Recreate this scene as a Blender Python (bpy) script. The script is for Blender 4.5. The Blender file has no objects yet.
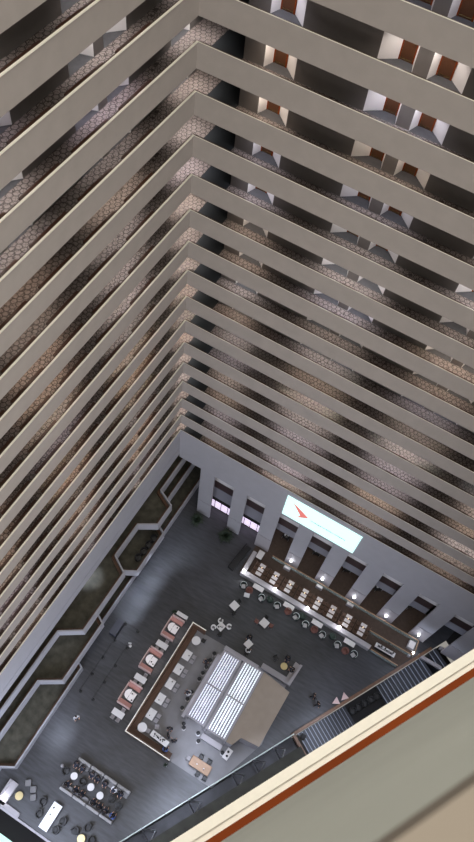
import bpy, bmesh, math, random
from mathutils import Vector, Matrix
random.seed(7)
PI = math.pi
S = bpy.context.scene
COL = S.collection
# ---------------------------------------------------------------- camera, world, exposure
CAMP = (18.316, -31.335, 80.589)
cam = bpy.data.cameras.new('camera'); cam.sensor_fit = 'VERTICAL'; cam.sensor_height = 36.0
cam.lens = 743.93*36/842; cam.clip_start = .02; cam.clip_end = 500
cam.dof.use_dof = True; cam.dof.focus_distance = 70; cam.dof.aperture_fstop = 10
camo = bpy.data.objects.new('camera', cam); COL.objects.link(camo)
R0 = (0.86030599, 0.50232881, 0.08682958); R1 = (0.47299608, -0.72304252, -0.50347216); R2 = (-0.19012709, 0.47421017, -0.85963737)
M = Matrix(((R0[0], -R1[0], -R2[0], CAMP[0]), (R0[1], -R1[1], -R2[1], CAMP[1]), (R0[2], -R1[2], -R2[2], CAMP[2]), (0, 0, 0, 1)))
camo.matrix_world = M; S.camera = camo
W = bpy.data.worlds.new('world'); S.world = W; W.use_nodes = True
W.node_tree.nodes['Background'].inputs[0].default_value = (1.0, .95, .87, 1)
W.node_tree.nodes['Background'].inputs[1].default_value = .30
S.view_settings.view_transform = 'Standard'; S.view_settings.look = 'None'
S.view_settings.exposure = 0.0; S.view_settings.gamma = 1.0
S.view_settings.use_curve_mapping = False

def light(kind, name, loc, power, color, size=None, rot=None, spot=None, sizey=None, blend=.6):
    d = bpy.data.lights.new(name, kind); d.energy = power; d.color = color
    if kind == 'AREA':
        d.size = size
        if sizey: d.shape = 'RECTANGLE'; d.size_y = sizey
    else:
        d.shadow_soft_size = size or .1
    if kind == 'SPOT': d.spot_size = spot; d.spot_blend = blend
    o = bpy.data.objects.new(name, d); o.location = loc
    if rot: o.rotation_euler = rot
    COL.objects.link(o); return o
# the glazed atrium roof, high above the photographer
light('AREA', 'skylight', (22, -24, 112), 23000, (1, .93, .82), 40, (0, 0, 0), sizey=50)
# daylight-white downlights at the bottom of the atrium, plus added unseen area fill
COOL = (.72, .80, 1.0)
light('AREA', 'lobby_fill', (8, -38, 12.5), 2600, COOL, 8, (math.radians(50), 0, 0), sizey=6)
light('AREA', 'lobby_fill', (31, -13, 12.0), 2200, COOL, 8, (math.radians(25), math.radians(50), 0), sizey=4)
for x, y, z, p, a in ((3.4, -4.0, 9, 350, 50), (2.7, -6.6, 6, 150, 50), (2.5, -8.9, 6, 330, 46), (2.5, -11.2, 6, 380, 46), (2.5, -13.4, 6, 280, 46), (2.8, -15.8, 6, 90, 50), (3.2, -19, 6, 40, 50), (3.4, -25.6, 6, 70, 50), (3.4, -27.6, 6, 230, 46), (3.6, -29.4, 6, 60, 50), (3.8, -34.9, 5, 60, 46),
                      (19.0, -23.3, 9, 1100, 50), (17.3, -26.5, 9, 1500, 50), (15.7, -29.3, 9, 900, 50), (24.0, -16.5, 9, 500, 50), (16.0, -21.9, 9, 1300, 48), (22.2, -19.5, 9, 600, 46)):
    light('SPOT', 'downlight', (x, y, z), p*(2.4 if z == 6 else 1.5), COOL, .12, None, math.radians(a), blend=1)
light('POINT', 'near_rim_fill', (CAMP[0]-1.2, CAMP[1]+2.6, 83.3), 240, (1, .93, .80), .2)  # fill added above the camera to brighten the near rim
# unseen fill strips added for the near side's lit storeys, facing into the atrium
for z, p, c in ((71, 200, (1, .96, .86)), (62, 500, (1, .96, .88)), (53, 740, (1, .96, .90)), (44, 760, (1, .96, .91)), (35, 760, (1, .96, .92)), (26, 760, (.98, .95, .96)), (17, 720, (.85, .89, 1)), (10, 420, (.72, .80, 1))):
    d = Vector((-math.sqrt(.75), .5, 0)); q = Vector((CAMP[0], CAMP[1], 0))+Vector((.5, math.sqrt(.75), 0))*4-d*-.012
    o = light('AREA', 'near_side_fill', (q.x, q.y, z), p*1.15, c, 28, None, sizey=.4)
    zax = -d; xax = Vector((.5, math.sqrt(.75), 0)); yax = zax.cross(xax)
    o.matrix_world = Matrix(((xax.x, yax.x, zax.x, q.x), (xax.y, yax.y, zax.y, q.y), (xax.z, yax.z, zax.z, z), (0, 0, 0, 1)))

# ---------------------------------------------------------------- materials
def mat(name, col, rough=.6, metal=0, emit=None, estr=0, noise=0, scale=8, bump=0, alpha=None, stretch=None, trans=0):
    m = bpy.data.materials.new(name); m.use_nodes = True
    nt = m.node_tree; b = nt.nodes['Principled BSDF']
    b.inputs['Base Color'].default_value = (*col, 1); b.inputs['Roughness'].default_value = rough
    b.inputs['Metallic'].default_value = metal
    if trans: b.inputs['Transmission Weight'].default_value = trans
    if alpha is not None: b.inputs['Alpha'].default_value = alpha
    if emit: b.inputs['Emission Color'].default_value = (*emit, 1); b.inputs['Emission Strength'].default_value = estr
    if noise or bump:
        tc = nt.nodes.new('ShaderNodeTexCoord'); mp = nt.nodes.new('ShaderNodeMapping'); nz = nt.nodes.new('ShaderNodeTexNoise')
        nt.links.new(tc.outputs['Object'], mp.inputs[0]); nt.links.new(mp.outputs[0], nz.inputs['Vector'])
        if stretch: mp.inputs['Scale'].default_value = stretch[:3]; mp.inputs['Rotation'].default_value[2] = stretch[3] if len(stretch) > 3 else 0
        nz.inputs['Scale'].default_value = scale; nz.inputs['Detail'].default_value = 5
        if noise:
            cr = nt.nodes.new('ShaderNodeMapRange'); cr.inputs['From Min'].default_value = .25; cr.inputs['From Max'].default_value = .75
            cr.inputs['To Min'].default_value = 1-noise; cr.inputs['To Max'].default_value = 1+noise
            mx = nt.nodes.new('ShaderNodeVectorMath'); mx.operation = 'SCALE'; mx.inputs[0].default_value = col
            nt.links.new(nz.outputs['Fac'], cr.inputs['Value']); nt.links.new(cr.outputs[0], mx.inputs['Scale'])
            nt.links.new(mx.outputs[0], b.inputs['Base Color'])
        if bump:
            bp = nt.nodes.new('ShaderNodeBump'); bp.inputs['Strength'].default_value = bump
            nt.links.new(nz.outputs['Fac'], bp.inputs['Height']); nt.links.new(bp.outputs[0], b.inputs['Normal'])
    return m

def hex_carpet(name, base, line, cell):
    m = mat(name, base, .9); nt = m.node_tree; N = nt.nodes; L = nt.links; b = N['Principled BSDF']
    tc = N.new('ShaderNodeTexCoord')
    def vm(op, a, bb=None):
        n = N.new('ShaderNodeVectorMath'); n.operation = op
        for i, v in ((0, a), (1, bb)):
            if v is None: continue
            if hasattr(v, 'links'): L.new(v, n.inputs[i])
            else: n.inputs[i].default_value = v
        return n
    def ma(op, a, bb=None):
        n = N.new('ShaderNodeMath'); n.operation = op
        for i, v in ((0, a), (1, bb)):
            if v is None: continue
            if hasattr(v, 'links'): L.new(v, n.inputs[i])
            else: n.inputs[i].default_value = v
        return n.outputs[0]
    p = vm('MULTIPLY', tc.outputs['Object'], (1/cell, 1/cell, 0)).outputs[0]
    p = vm('ADD', p, (1000, 1732.05, 0)).outputs[0]
    r = (1, 1.7320508, 1); h = (.5, .8660254, .5)
    def cellp(q):
        a = vm('MODULO', q, r).outputs[0]
        a = vm('MULTIPLY', a, (1, 1, 0)).outputs[0]
        return vm('SUBTRACT', a, (.5, .8660254, 0)).outputs[0]
    A = cellp(p); B = cellp(vm('ADD', p, (.5, .8660254, 0)).outputs[0])
    da = vm('DOT_PRODUCT', A, A).outputs['Value']; db = vm('DOT_PRODUCT', B, B).outputs['Value']
    lt = ma('LESS_THAN', da, db)
    mx = N.new('ShaderNodeMix'); mx.data_type = 'VECTOR'
    L.new(lt, mx.inputs[0]); L.new(B, mx.inputs[4]); L.new(A, mx.inputs[5])
    g = vm('ABSOLUTE', mx.outputs[1]).outputs[0]
    sx = N.new('ShaderNodeSeparateXYZ'); L.new(g, sx.inputs[0])
    d2 = vm('DOT_PRODUCT', g, (.5, .8660254, 0)).outputs['Value']
    e = ma('MAXIMUM', sx.outputs[0], d2)
    edge = ma('GREATER_THAN', e, .43)
    # small rosette of a second, offset lattice
    vo = N.new('ShaderNodeTexVoronoi'); vo.feature = 'DISTANCE_TO_EDGE'; vo.inputs['Scale'].default_value = 1/(cell*.62); vo.inputs['Randomness'].default_value = .8
    L.new(tc.outputs['Object'], vo.inputs['Vector'])
    e2 = ma('LESS_THAN', vo.outputs['Distance'], .035)
    f = ma('MAXIMUM', edge, e2)
    cm = N.new('ShaderNodeMix'); cm.data_type = 'RGBA'
    cm.inputs[6].default_value = (*base, 1); cm.inputs[7].default_value = (*line, 1)
    L.new(f, cm.inputs[0]); L.new(cm.outputs[2], b.inputs['Base Color'])
    return m

def floor_mat(name, c1, c2, rough=.42):
    m = mat(name, c1, rough); nt = m.node_tree; N = nt.nodes; L = nt.links; b = N['Principled BSDF']
    tc = N.new('ShaderNodeTexCoord'); mp = N.new('ShaderNodeMapping'); mp.inputs['Rotation'].default_value[2] = -math.radians(30)
    mp.inputs['Scale'].default_value = (.45, 2.6, 1)
    nz = N.new('ShaderNodeTexNoise'); nz.inputs['Scale'].default_value = 1.6; nz.inputs['Detail'].default_value = 6
    nz2 = N.new('ShaderNodeTexNoise'); nz2.inputs['Scale'].default_value = .16; nz2.inputs['Detail'].default_value = 2
    L.new(tc.outputs['Object'], mp.inputs[0]); L.new(mp.outputs[0], nz.inputs['Vector']); L.new(tc.outputs['Object'], nz2.inputs['Vector'])
    ad = N.new('ShaderNodeMath'); ad.operation = 'MULTIPLY_ADD'; ad.inputs[1].default_value = .55
    L.new(nz2.outputs['Fac'], ad.inputs[0])
    sc = N.new('ShaderNodeMath'); sc.operation = 'MULTIPLY'; sc.inputs[1].default_value = .6; L.new(nz.outputs['Fac'], sc.inputs[0]); L.new(sc.outputs[0], ad.inputs[2])
    rp = N.new('ShaderNodeMapRange'); rp.inputs['From Min'].default_value = .4; rp.inputs['From Max'].default_value = .74; L.new(ad.outputs[0], rp.inputs['Value'])
    mx = N.new('ShaderNodeMix'); mx.data_type = 'RGBA'; mx.inputs[6].default_value = (*c1, 1); mx.inputs[7].default_value = (*c2, 1)
    L.new(rp.outputs[0], mx.inputs[0]); L.new(mx.outputs[2], b.inputs['Base Color'])
    return m

CONC = mat('taupe_concrete', (.415, .380, .360), .75, noise=.05, scale=1.2)
CONC2 = mat('lobby_concrete', (.39, .385, .415), .7, noise=.04, scale=1.0)
CREAM = mat('cream_paint', (.95, .92, .82), .45, noise=.03, scale=30)
WOODR = mat('handrail_wood', (.20, .040, .008), .8, noise=.35, scale=14, stretch=(.15, .15, 1))
WOODR.node_tree.nodes['Principled BSDF'].inputs['Specular IOR Level'].default_value = .15
CARPET = hex_carpet('hex_carpet', (.215, .182, .168), (.055, .045, .042), .33)
DARKFL = mat('dark_landing_carpet', (.055, .056, .062), .8, noise=.15, scale=4)
WALLM = mat('corridor_wall', (.19, .175, .168), .8, noise=.05, scale=2)
WHITEP = mat('white_plaster', (.74, .72, .72), .6)
LANDM = mat('landing_floor', (.03, .034, .038), .9); LANDM.node_tree.nodes['Principled BSDF'].inputs['Specular IOR Level'].default_value = .1
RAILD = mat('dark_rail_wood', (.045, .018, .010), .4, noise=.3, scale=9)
DOORM = mat('brown_door', (.085, .034, .015), .35, noise=.25, scale=10, stretch=(6, 6, .6))
BRASS = mat('brass', (.75, .55, .25), .25, 1)
STEEL = mat('steel', (.55, .55, .57), .3, 1)
FLOORM = floor_mat('slate_floor', (.027, .028, .032), (.064, .066, .078))
LIGHTFL = mat('light_tile_floor', (.20, .195, .205), .5, noise=.12, scale=.9)
OLIVE = mat('olive_carpet', (.085, .08, .062), .9, noise=.45, scale=1.3)
BROWNFL = mat('brown_carpet', (.085, .058, .045), .85, noise=.2, scale=3)
BLACK = mat('black_leather', (.012, .012, .014), .5)
DARK = mat('dark_void', (.015, .014, .014), .8)
WALNUT = mat('walnut', (.10, .05, .03), .4, noise=.3, scale=5, stretch=(1, .2, 1))
OAK = mat('oak', (.36, .22, .13), .5, noise=.15, scale=5, stretch=(.3, 1, 1))
TAN = mat('tan_roof_felt', (.34, .28, .225), .85, noise=.06, scale=1.5)
WHITE = mat('white_top', (.72, .70, .70), .45)
LAV = mat('lavender_grey', (.36, .34, .36), .55)
PINK = mat('rose_fabric', (.46, .24, .22), .8, noise=.08, scale=9)
PALEPINK = mat('pale_pink_fabric', (.58, .42, .40), .8)
GREYF = mat('grey_fabric', (.20, .195, .20), .85, noise=.1, scale=12)
GREEN = mat('leaf_green', (.018, .032, .018), .6)
DGREEN = mat('dark_green_fabric', (.018, .035, .028), .7)
RUST = mat('rust_fabric', (.19, .085, .07), .8)
GOLD = mat('gold_top', (.62, .52, .28), .3, .6)
GLASS = mat('green_glass', (.55, .72, .68), .08, alpha=.28)
LAMP = mat('lamp_white', (1, 1, 1), .5, emit=(.95, .95, 1), estr=14)
TUBE = mat('tube_lamp', (1, 1, 1), .5, emit=(.80, .85, 1), estr=.85)
WINLIT = mat('lit_window', (.9, .8, .95), .5, emit=(.86, .72, .95), estr=.85)
SCREEN = mat('screen_glow', (.5, .6, .6), .5, emit=(.66, 1.0, .96), estr=1.02)
RED = mat('logo_red', (.5, .1, .08), .6, emit=(.78, .22, .20), estr=.75)
INK = mat('ink_teal', (.08, .13, .13), .6, emit=(.16, .28, .28), estr=.6)
SKIN = mat('skin', (.45, .27, .19), .6)
HAIR = mat('dark_hair', (.015, .01, .008), .6)
CLOTHB = mat('black_cloth', (.014, .014, .018), .9)
CLOTHW = mat('white_cloth', (.65, .65, .68), .9)
CLOTHBL = mat('blue_cloth', (.10, .16, .42), .9)
DENIM = mat('denim', (.03, .04, .07), .9)

# ---------------------------------------------------------------- mesh helpers
class MB:
    def __init__(s): s.bm = bmesh.new(); s.mi = 0
    def box(s, x0, y0, z0, x1, y1, z1, rz=0, piv=None, bev=0):
        vs = [s.bm.verts.new((x, y, z)) for z in (z0, z1) for x, y in ((x0, y0), (x1, y0), (x1, y1), (x0, y1))]
        fs = []
        for f in ((3, 2, 1, 0), (4, 5, 6, 7), (0, 1, 5, 4), (1, 2, 6, 5), (2, 3, 7, 6), (3, 0, 4, 7)):
            fc = s.bm.faces.new([vs[i] for i in f]); fc.material_index = s.mi; fs.append(fc)
        if rz:
            p = Vector(piv or ((x0+x1)/2, (y0+y1)/2, 0))
            bmesh.ops.rotate(s.bm, verts=vs, cent=p, matrix=Matrix.Rotation(rz, 3, 'Z'))
        if bev:
            es = list({e for f in fs for e in f.edges})
            bmesh.ops.bevel(s.bm, geom=es, offset=bev, segments=2, profile=.5, affect='EDGES')
        return s
    def prism(s, pts, z0, z1):
        a = [s.bm.verts.new((x, y, z0)) for x, y in pts]; b = [s.bm.verts.new((x, y, z1)) for x, y in pts]
        n = len(pts)
        area = sum(pts[i][0]*pts[(i+1) % n][1]-pts[(i+1) % n][0]*pts[i][1] for i in range(n))
        if area < 0: a.reverse(); b.reverse()
        s.bm.faces.new(a[::-1]).material_index = s.mi; s.bm.faces.new(b).material_index = s.mi
        for i in range(n):
            s.bm.faces.new((a[i], a[(i+1) % n], b[(i+1) % n], b[i])).material_index = s.mi
        return s
    def lathe(s, prof, cx=0, cy=0, seg=20, a0=0, a1=2*PI):
        full = abs(a1-a0-2*PI) < 1e-6; n = seg if full else seg+1; rings = []
        for r, z in prof:
            rings.append([s.bm.verts.new((cx+r*math.cos(a0+(a1-a0)*i/seg), cy+r*math.sin(a0+(a1-a0)*i/seg), z)) for i in range(n)])
        for j in range(len(rings)-1):
            for i in range(seg):
                k = (i+1) % n
                try: s.bm.faces.new((rings[j][i], rings[j][k], rings[j+1][k], rings[j+1][i])).material_index = s.mi
                except ValueError: pass
        for rg, rev in ((rings[0], True), (rings[-1], False)):
            if full and prof[0 if rev else -1][0] > 1e-4:
                s.bm.faces.new(rg[::-1] if rev else rg).material_index = s.mi
        return s
    def cyl(s, cx, cy, z0, z1, r, seg=16): return s.lathe([(r, z0), (r, z1)], cx, cy, seg)
    def arc(s, r0, r1, z0, z1, a0, a1, cx=0, cy=0, seg=14):
        pts = [(cx+r1*math.cos(a0+(a1-a0)*i/seg), cy+r1*math.sin(a0+(a1-a0)*i/seg)) for i in range(seg+1)]
        pts += [(cx+r0*math.cos(a1-(a1-a0)*i/seg), cy+r0*math.sin(a1-(a1-a0)*i/seg)) for i in range(seg+1)]
        return s.prism(pts, z0, z1)
    def tube(s, pts, r, seg=8):
        prev = None
        for i, p in enumerate(pts):
            p = Vector(p); d = (Vector(pts[min(i+1, len(pts)-1)])-Vector(pts[max(i-1, 0)])).normalized()
            u = d.cross(Vector((0, 0, 1)));
            if u.length < 1e-3: u = Vector((1, 0, 0))
            u.normalize(); v = d.cross(u)
            ring = [s.bm.verts.new(p+u*r*math.cos(2*PI*k/seg)+v*r*math.sin(2*PI*k/seg)) for k in range(seg)]
            if prev:
                for k in range(seg): s.bm.faces.new((prev[k], prev[(k+1) % seg], ring[(k+1) % seg], ring[k])).material_index = s.mi
            else: s.bm.faces.new(ring)
            prev = ring
        s.bm.faces.new(prev[::-1]); return s
    def ball(s, c, r, sx=1, sy=1, sz=1, u=12, v=8):
        m = Matrix.Translation(c) @ Matrix.Diagonal((r*sx, r*sy, r*sz, 1))
        bmesh.ops.create_uvsphere(s.bm, u_segments=u, v_segments=v, radius=1, matrix=m); return s
    def build(s, name, mats, parent=None, smooth=False, loc=None):
        bmesh.ops.recalc_face_normals(s.bm, faces=s.bm.faces)
        me = bpy.data.meshes.new(name); s.bm.to_mesh(me); s.bm.free()
        for m in (mats if isinstance(mats, (list, tuple)) else [mats]): me.materials.append(m)
        if smooth:
            for p in me.polygons: p.use_smooth = True
        o = bpy.data.objects.new(name, me); COL.objects.link(o)
        if parent: o.parent = parent
        if loc: o.location = loc
        return o

def tag(o, label=None, cat=None, group=None, kind=None):
    if label: o['label'] = label
    if cat: o['category'] = cat
    if group: o['group'] = group
    if kind: o['kind'] = kind
    return o
def thing(name, label, cat, loc=(0, 0, 0), rz=0, group=None):
    o = bpy.data.objects.new(name, None); COL.objects.link(o); o.location = loc; o.rotation_euler = (0, 0, rz)
    o.empty_display_size = .2
    return tag(o, label, cat, group)
def structure(o): o['kind'] = 'structure'; return o
KIDS = {}
def copy_tree(o, parent=None):
    c = o.copy(); COL.objects.link(c); c.parent = parent
    for ch in o.children: copy_tree(ch, c)
    return c
class Proto:
    """first use moves the original, later uses copy it"""
    def __init__(s, root): s.root = root; s.used = False
    def place(s, loc, rz, label, group=None):
        o = s.root if not s.used else copy_tree(s.root)
        s.used = True; o.location = loc; o.rotation_euler = (0, 0, rz); o['label'] = label
        if group: o['group'] = group
        return o
ORD = ['first', 'second', 'third', 'fourth', 'fifth', 'sixth', 'seventh', 'eighth', 'ninth', 'tenth', 'eleventh', 'twelfth', 'thirteenth', 'fourteenth',
       'fifteenth', 'sixteenth', 'seventeenth', 'eighteenth', 'nineteenth', 'twentieth', 'twenty-first', 'twenty-second', 'twenty-third', 'twenty-fourth']

# third (near) side of the atrium runs through the camera's foot at 60 degrees
DV = Vector((.5, math.sqrt(.75), 0)); EV = Vector((math.sqrt(.75), -.5, 0))
def near(s, e, z=0): p = Vector((CAMP[0], CAMP[1], 0))+DV*s+EV*e; return (p.x, p.y, z)
def near2(s, e): return near(s, e)[:2]

# ---------------------------------------------------------------- the setting
X1 = 36.0; YL = -52.0
m = MB(); gA = near2(-4.9, -2.9); 
fl = [(-2.5, 9), (-2.5, -35.5), (12.55, -35.5), near2(-3.0, -2.9), near2(16.4, -2.9), near2(33.2, -2.9), near2(36.5, -2.9), (X1, 9)]
structure(m.prism(fl, -.4, 0).build('floor', FLOORM))
structure(MB().prism([(9.5, -11.75), (15.6, -11.6), (21.0, -11.6), (21.62, -18.1), (19.3, -24.1), (14.4, -24.1), (9.5, -24.1)], .001, .012).build('floor', LIGHTFL))
structure(MB().prism([(10.6, -3.7), (27.0, -3.7), (30.4, -4.0), (31.4, -2.1), (31.4, 6), (10.9, 6)], .001, .02).build('floor', BROWNFL))
structure(MB().prism([near2(36.5, -2.9), near2(36.5, 2), (40, 9), (36, 9)], -.4, -.01).build('floor', DARK)); structure(MB().box(36.05, 0.3, 0, 36.35, 9, 16).build('wall_side', mat('side_wall', (.05, .05, .055), .8)))
# sunken ground beyond the lobby's edge and under the near side
structure(MB().box(-2.5, -60, -5.2, 40, -35.6, -5).build('floor', DARK))
structure(MB().prism([near2(-16, -2.95), near2(16.3, -2.95), near2(16.3, 1.5), near2(-16, 1.5)], -1.2, -1.0).build('floor', mat('pit_floor', (.05, .05, .058), .6, noise=.4, scale=.7)))

def alcove_plan(c, lo, hi, both=True, right=True):
    """plan of a doorway pair on a wall at depth 0 going to +depth; t runs along the wall; returns (t, depth, is_white_after)"""
    L_ = []
    if both: L_ += [(c-2.22, 0, 1), (c-1.27, .76, 0), (c-.63, .76, 1), (c-.38, 0, 0)]
    L_ += [(c+.38, 0, 1), (c+.63, .76, 0), (c+1.38, .76, 1), (c+2.22, 0, 0)]
    return L_
def wall_plan(name, pts, whites, z0, z1, fx):
    b = MB(); vs0 = [b.bm.verts.new((*fx(t, d), z0)) for t, d in pts]; vs1 = [b.bm.verts.new((*fx(t, d), z1)) for t, d in pts]
    for i in range(len(pts)-1):
        f = b.bm.faces.new((vs0[i], vs0[i+1], vs1[i+1], vs1[i])); f.material_index = 1 if whites[i] else 0
    # solid depth behind
    far = [b.bm.verts.new((*fx(t, 3.2), z)) for z in (z0, z1) for t in (pts[0][0], pts[-1][0])]
    b.bm.faces.new((far[0], far[1], far[3], far[2]))
    b.bm.faces.new((vs1[0], *[v for v in vs1[1:]], far[3], far[2]))
    return structure(b.build(name, [WALLM, WHITEP]))
Z0, Z1 = 15.0, 84.0
PR = [(1.9, 0, 0)]+alcove_plan(2.75, 0, 0, both=False)
for c in (11.27, 19.65, 28.03): PR += alcove_plan(c, 0, 0)
PR.append((X1, 0, 0))
wall_plan('wall_right', [(t, d) for t, d, w in PR], [w for t, d, w in PR], Z0, Z1, lambda t, d: (t, 1.66+d))
PL = [(-4.6, 0, 0)]
LC = [6.05, 14.45, 22.85, 31.25, 39.65, 48.05]
lst = [(-1.97, 0, 1), (-1.72, .76, 0), (-.97, .76, 1), (-.13, 0, 0)]
PL += lst
for c in LC: PL += alcove_plan(c, 0, 0)
PL.append((53, 0, 0))
wall_plan('wall_left', [(t, d) for t, d, w in PL], [w for t, d, w in PL], Z0, Z1, lambda t, d: (-1.67-d, -t))
# recess of the corner landing
structure(MB().box(-1.7, 4.6, Z0, 3.0, 4.9, Z1).build('wall_back', WALLM))
structure(MB().box(1.9, 1.7, Z0, 2.05, 4.6, Z1).build('wall_side', DARK))

# doors, only on the storeys where the picture sees into the alcoves
d0 = thing('door_1', 'brown panelled guest room door in a white alcove', 'door'); del d0['category']; del d0['label']; d0['kind'] = 'structure'
b = MB(); b.box(-.33, -.03, 0, .33, .03, 2.1)
b.build('door_panel', DOORM, d0)
b = MB(); b.box(-.40, -.06, 0, -.33, .04, 2.18); b.box(.33, -.06, 0, .40, .04, 2.18); b.box(-.40, -.06, 2.1, .40, .04, 2.18); b.build('door_frame', WOODR, d0)
b = MB(); b.box(-.30, -.045, .08, .30, -.03, .12); b.box(-.22, -.05, 1.25, .22, -.03, 1.28); b.build('door_strip', BRASS, d0)
b = MB(); b.box(.2, -.10, .98, .30, -.03, 1.02); b.build('door_handle', BRASS, d0)
DP = Proto(d0); dn = [0]
def place_door(loc, rz):
    o = DP.place(loc, rz, 'x'); dn[0] += 1; o.name = 'door_%d' % dn[0]
    if 'label' in o: del o['label']
def top(k): return 57.3-2.9*k
for k in range(-4, 5):
    F = top(k)-1.05
    for c in (2.75, 11.27, 19.65, 28.03):
        for sgn in (-1, 1):
            if c < 3 and sgn < 0: continue
            if c > 20 and k < 1: continue
            place_door((c+sgn*1.0, 2.38, F), 0)
for k in range(-3, 3):
    F = top(k)-1.05
    for c in (6.05, 14.45, 22.85):
        for sgn in (-1, 1): place_door((-2.39, -(c+sgn*1.0), F), PI/2)

# ---------------------------------------------------------------- balconies, storey by storey
def ell(x_in, y_in, x_out, y_out, z0, z1, b=None):
    """L following the left wall (x) and right wall (y); in = atrium side"""
    b = b or MB()
    b.prism([(x_out, YL), (x_in, YL), (x_in, y_in), (X1, y_in), (X1, y_out), (x_out, y_out)], z0, z1)
    return b
def balcony(k, first=None):
    T = top(k); F = T-1.05; n = 14-k
    lab = 'grey L-shaped balcony storey around the atrium corner, '+('the lowest, its fascia tallest' if n == 0 else '%s storey up from the lowest' % ORD[n-1])
    if first is None:
        o = thing('balcony', lab, 'balcony', (0, 0, F), 0, 'atrium balcony storeys')
        if n == 0:
            b = MB(); b.prism([(-.12, YL), (0, YL), (0, .12), (-.12, .12)], -2.75, 1.02)
            b.box(0, .0, -4.65, X1, .12, 1.02)
            b.box(-.12, YL, -4.15, -.01, .0, -2.87); b.box(-.12, YL, -2.9, -.10, .0, -2.7)
            b.build('parapet', CONC2, o)
            ell(-.13, .13, -1.7, 1.7, -.5, -.01).build('floor_slab', CONC2, o)
        else:
            ell(0, 0, -.12, .12, -.5, 1.02).build('parapet', CONC, o)
            b = ell(-.121, .121, -2.43, 2.42, -.5, -.01)
            b.box(-1.66, 2.42, -.5, 1.88, 4.6, -.012); b.build('floor_slab', CONC, o)
        ell(.06, -.012, -.045, .012, 1.02, 1.06).build('cap', CREAM, o)
        ell(-.046, .0125, -.12, .12, 1.0, 1.035).build('handrail', RAILD, o)
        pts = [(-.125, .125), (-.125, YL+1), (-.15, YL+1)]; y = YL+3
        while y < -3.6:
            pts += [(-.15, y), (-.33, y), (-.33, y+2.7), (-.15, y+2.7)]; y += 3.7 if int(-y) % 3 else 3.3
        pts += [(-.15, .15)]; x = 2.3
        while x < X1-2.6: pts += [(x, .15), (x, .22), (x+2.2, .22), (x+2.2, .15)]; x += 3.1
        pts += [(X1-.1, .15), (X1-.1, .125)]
        b = MB(); b.prism(pts, .80, .93)  # dark notched strip along the inside of the parapet
        b.build('notched_strip', RAILD, o)
        b = MB(); b.prism([(-1.66, YL), (-.125, YL), (-.125, .125), (X1, .125), (X1, 1.64), (1.9, 1.64), (1.9, .125), (0, .125), (0, 4.6), (-1.66, 4.6)], -.009, .004)
        b.build('carpet', CARPET, o)
        b = MB()
        b.prism([(2.0, 1.645), (X1, 1.645), (X1, 2.41), (2.0, 2.41)], -.01, .002)
        b.build('alcove_floor', DARKFL, o)
        MB().prism([(-2.42, YL), (-1.665, YL), (-1.665, 2.0), (-2.42, 2.0)], -.01, .002).build('alcove_floor', DARKFL, o)
        MB().box(.0, .13, -.009, 1.9, 4.6, .003).build('landing_carpet', LANDM, o)
    else:
        o = copy_tree(first); o.location = (0, 0, F); o['label'] = lab
    return o
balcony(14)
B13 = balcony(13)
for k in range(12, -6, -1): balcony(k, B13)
# near side: its own storeys, the photographer leans over the parapet of the upper one
NS = -14
def near_balcony(j, first):
    T = 80.30-2.9*j; F = T-1.05
    lab = ('balcony storey under the photographer, beige rim nearest the lens' if j == 0 else
           'near side balcony with cream rim and red wood handrail, %s below the photographer' % ORD[j-1])
    if j == 0:
        o = thing('balcony', lab, 'balcony', (0, 0, F), 0, 'near side balcony storeys')
        MB().prism([near2(NS, .038), near2(37, .038), near2(37, .16), near2(NS, .16)], -.5, 1.0).build('parapet', mat('near_parapet_paint', (.52, .545, .50), .7, noise=.05, scale=5), o)
        MB().prism([near2(NS, .038), near2(37, .038), near2(37, .075), near2(NS, .075)], 1.0, 1.03).build('cap', mat('beige_cap', (.20, .17, .135), .6), o)
        MB().prism([near2(NS, .0755), near2(37, .0755), near2(37, .16), near2(NS, .16)], 1.0, 1.035).build('handrail', mat('brown_cap', (.11, .09, .075), .6), o)
        MB().prism([near2(NS, .161), near2(37, .161), near2(37, 1.8), near2(NS, 1.8)], -.5, 0).build('floor_slab', CONC, o)
        return o
    if first is None:
        o = thing('balcony', lab, 'balcony', (0, 0, F), 0, 'near side balcony storeys')
        MB().prism([near2(NS, .03), near2(37, .03), near2(37, .15), near2(NS, .15)], -.5, .99).build('parapet', CONC, o)
        b = MB(); b.prism([near2(NS, -.027), near2(37, -.027), near2(37, .012), near2(NS, .012)], .98, 1.05)
        b.prism([near2(NS, .012), near2(37, .012), near2(37, .036), near2(NS, .036)], .99, 1.035).build('cap', CREAM, o)
        MB().prism([near2(NS, .0365), near2(37, .0365), near2(37, .10), near2(NS, .10)], .99, 1.045).build('handrail', WOODR, o)
        MB().prism([near2(NS, .151), near2(37, .151), near2(37, 1.8), near2(NS, 1.8)], -.5, 0).build('floor_slab', CONC, o)
    else:
        o = copy_tree(first); o.location = (0, 0, F); o['label'] = lab
    return o
near_balcony(0, None)
NB = near_balcony(1, None)
for j in range(2, 5): near_balcony(j, NB)
structure(MB().prism([near2(NS, 1.8), near2(37, 1.8), near2(37, 2.0), near2(NS, 2.0)], -3.5, 84).build('wall_near', WALLM))
structure(MB().prism([near2(NS, .06), near2(37, .06), near2(37, 1.79), near2(NS, 1.79)], 7.4, 66.5).build('wall_near', CONC))
ob = MB().prism([near2(-12, -1.55), near2(15.0, -1.55), near2(15.0, .05), near2(-12, .05)], 6.9, 7.3).build('canopy_ledge', mat('dark_granite', (.022, .024, .018), .5, noise=.5, scale=1.2))
tag(ob, 'long black ledge on the near side between the cream rim and glass guard', 'ledge')
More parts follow.
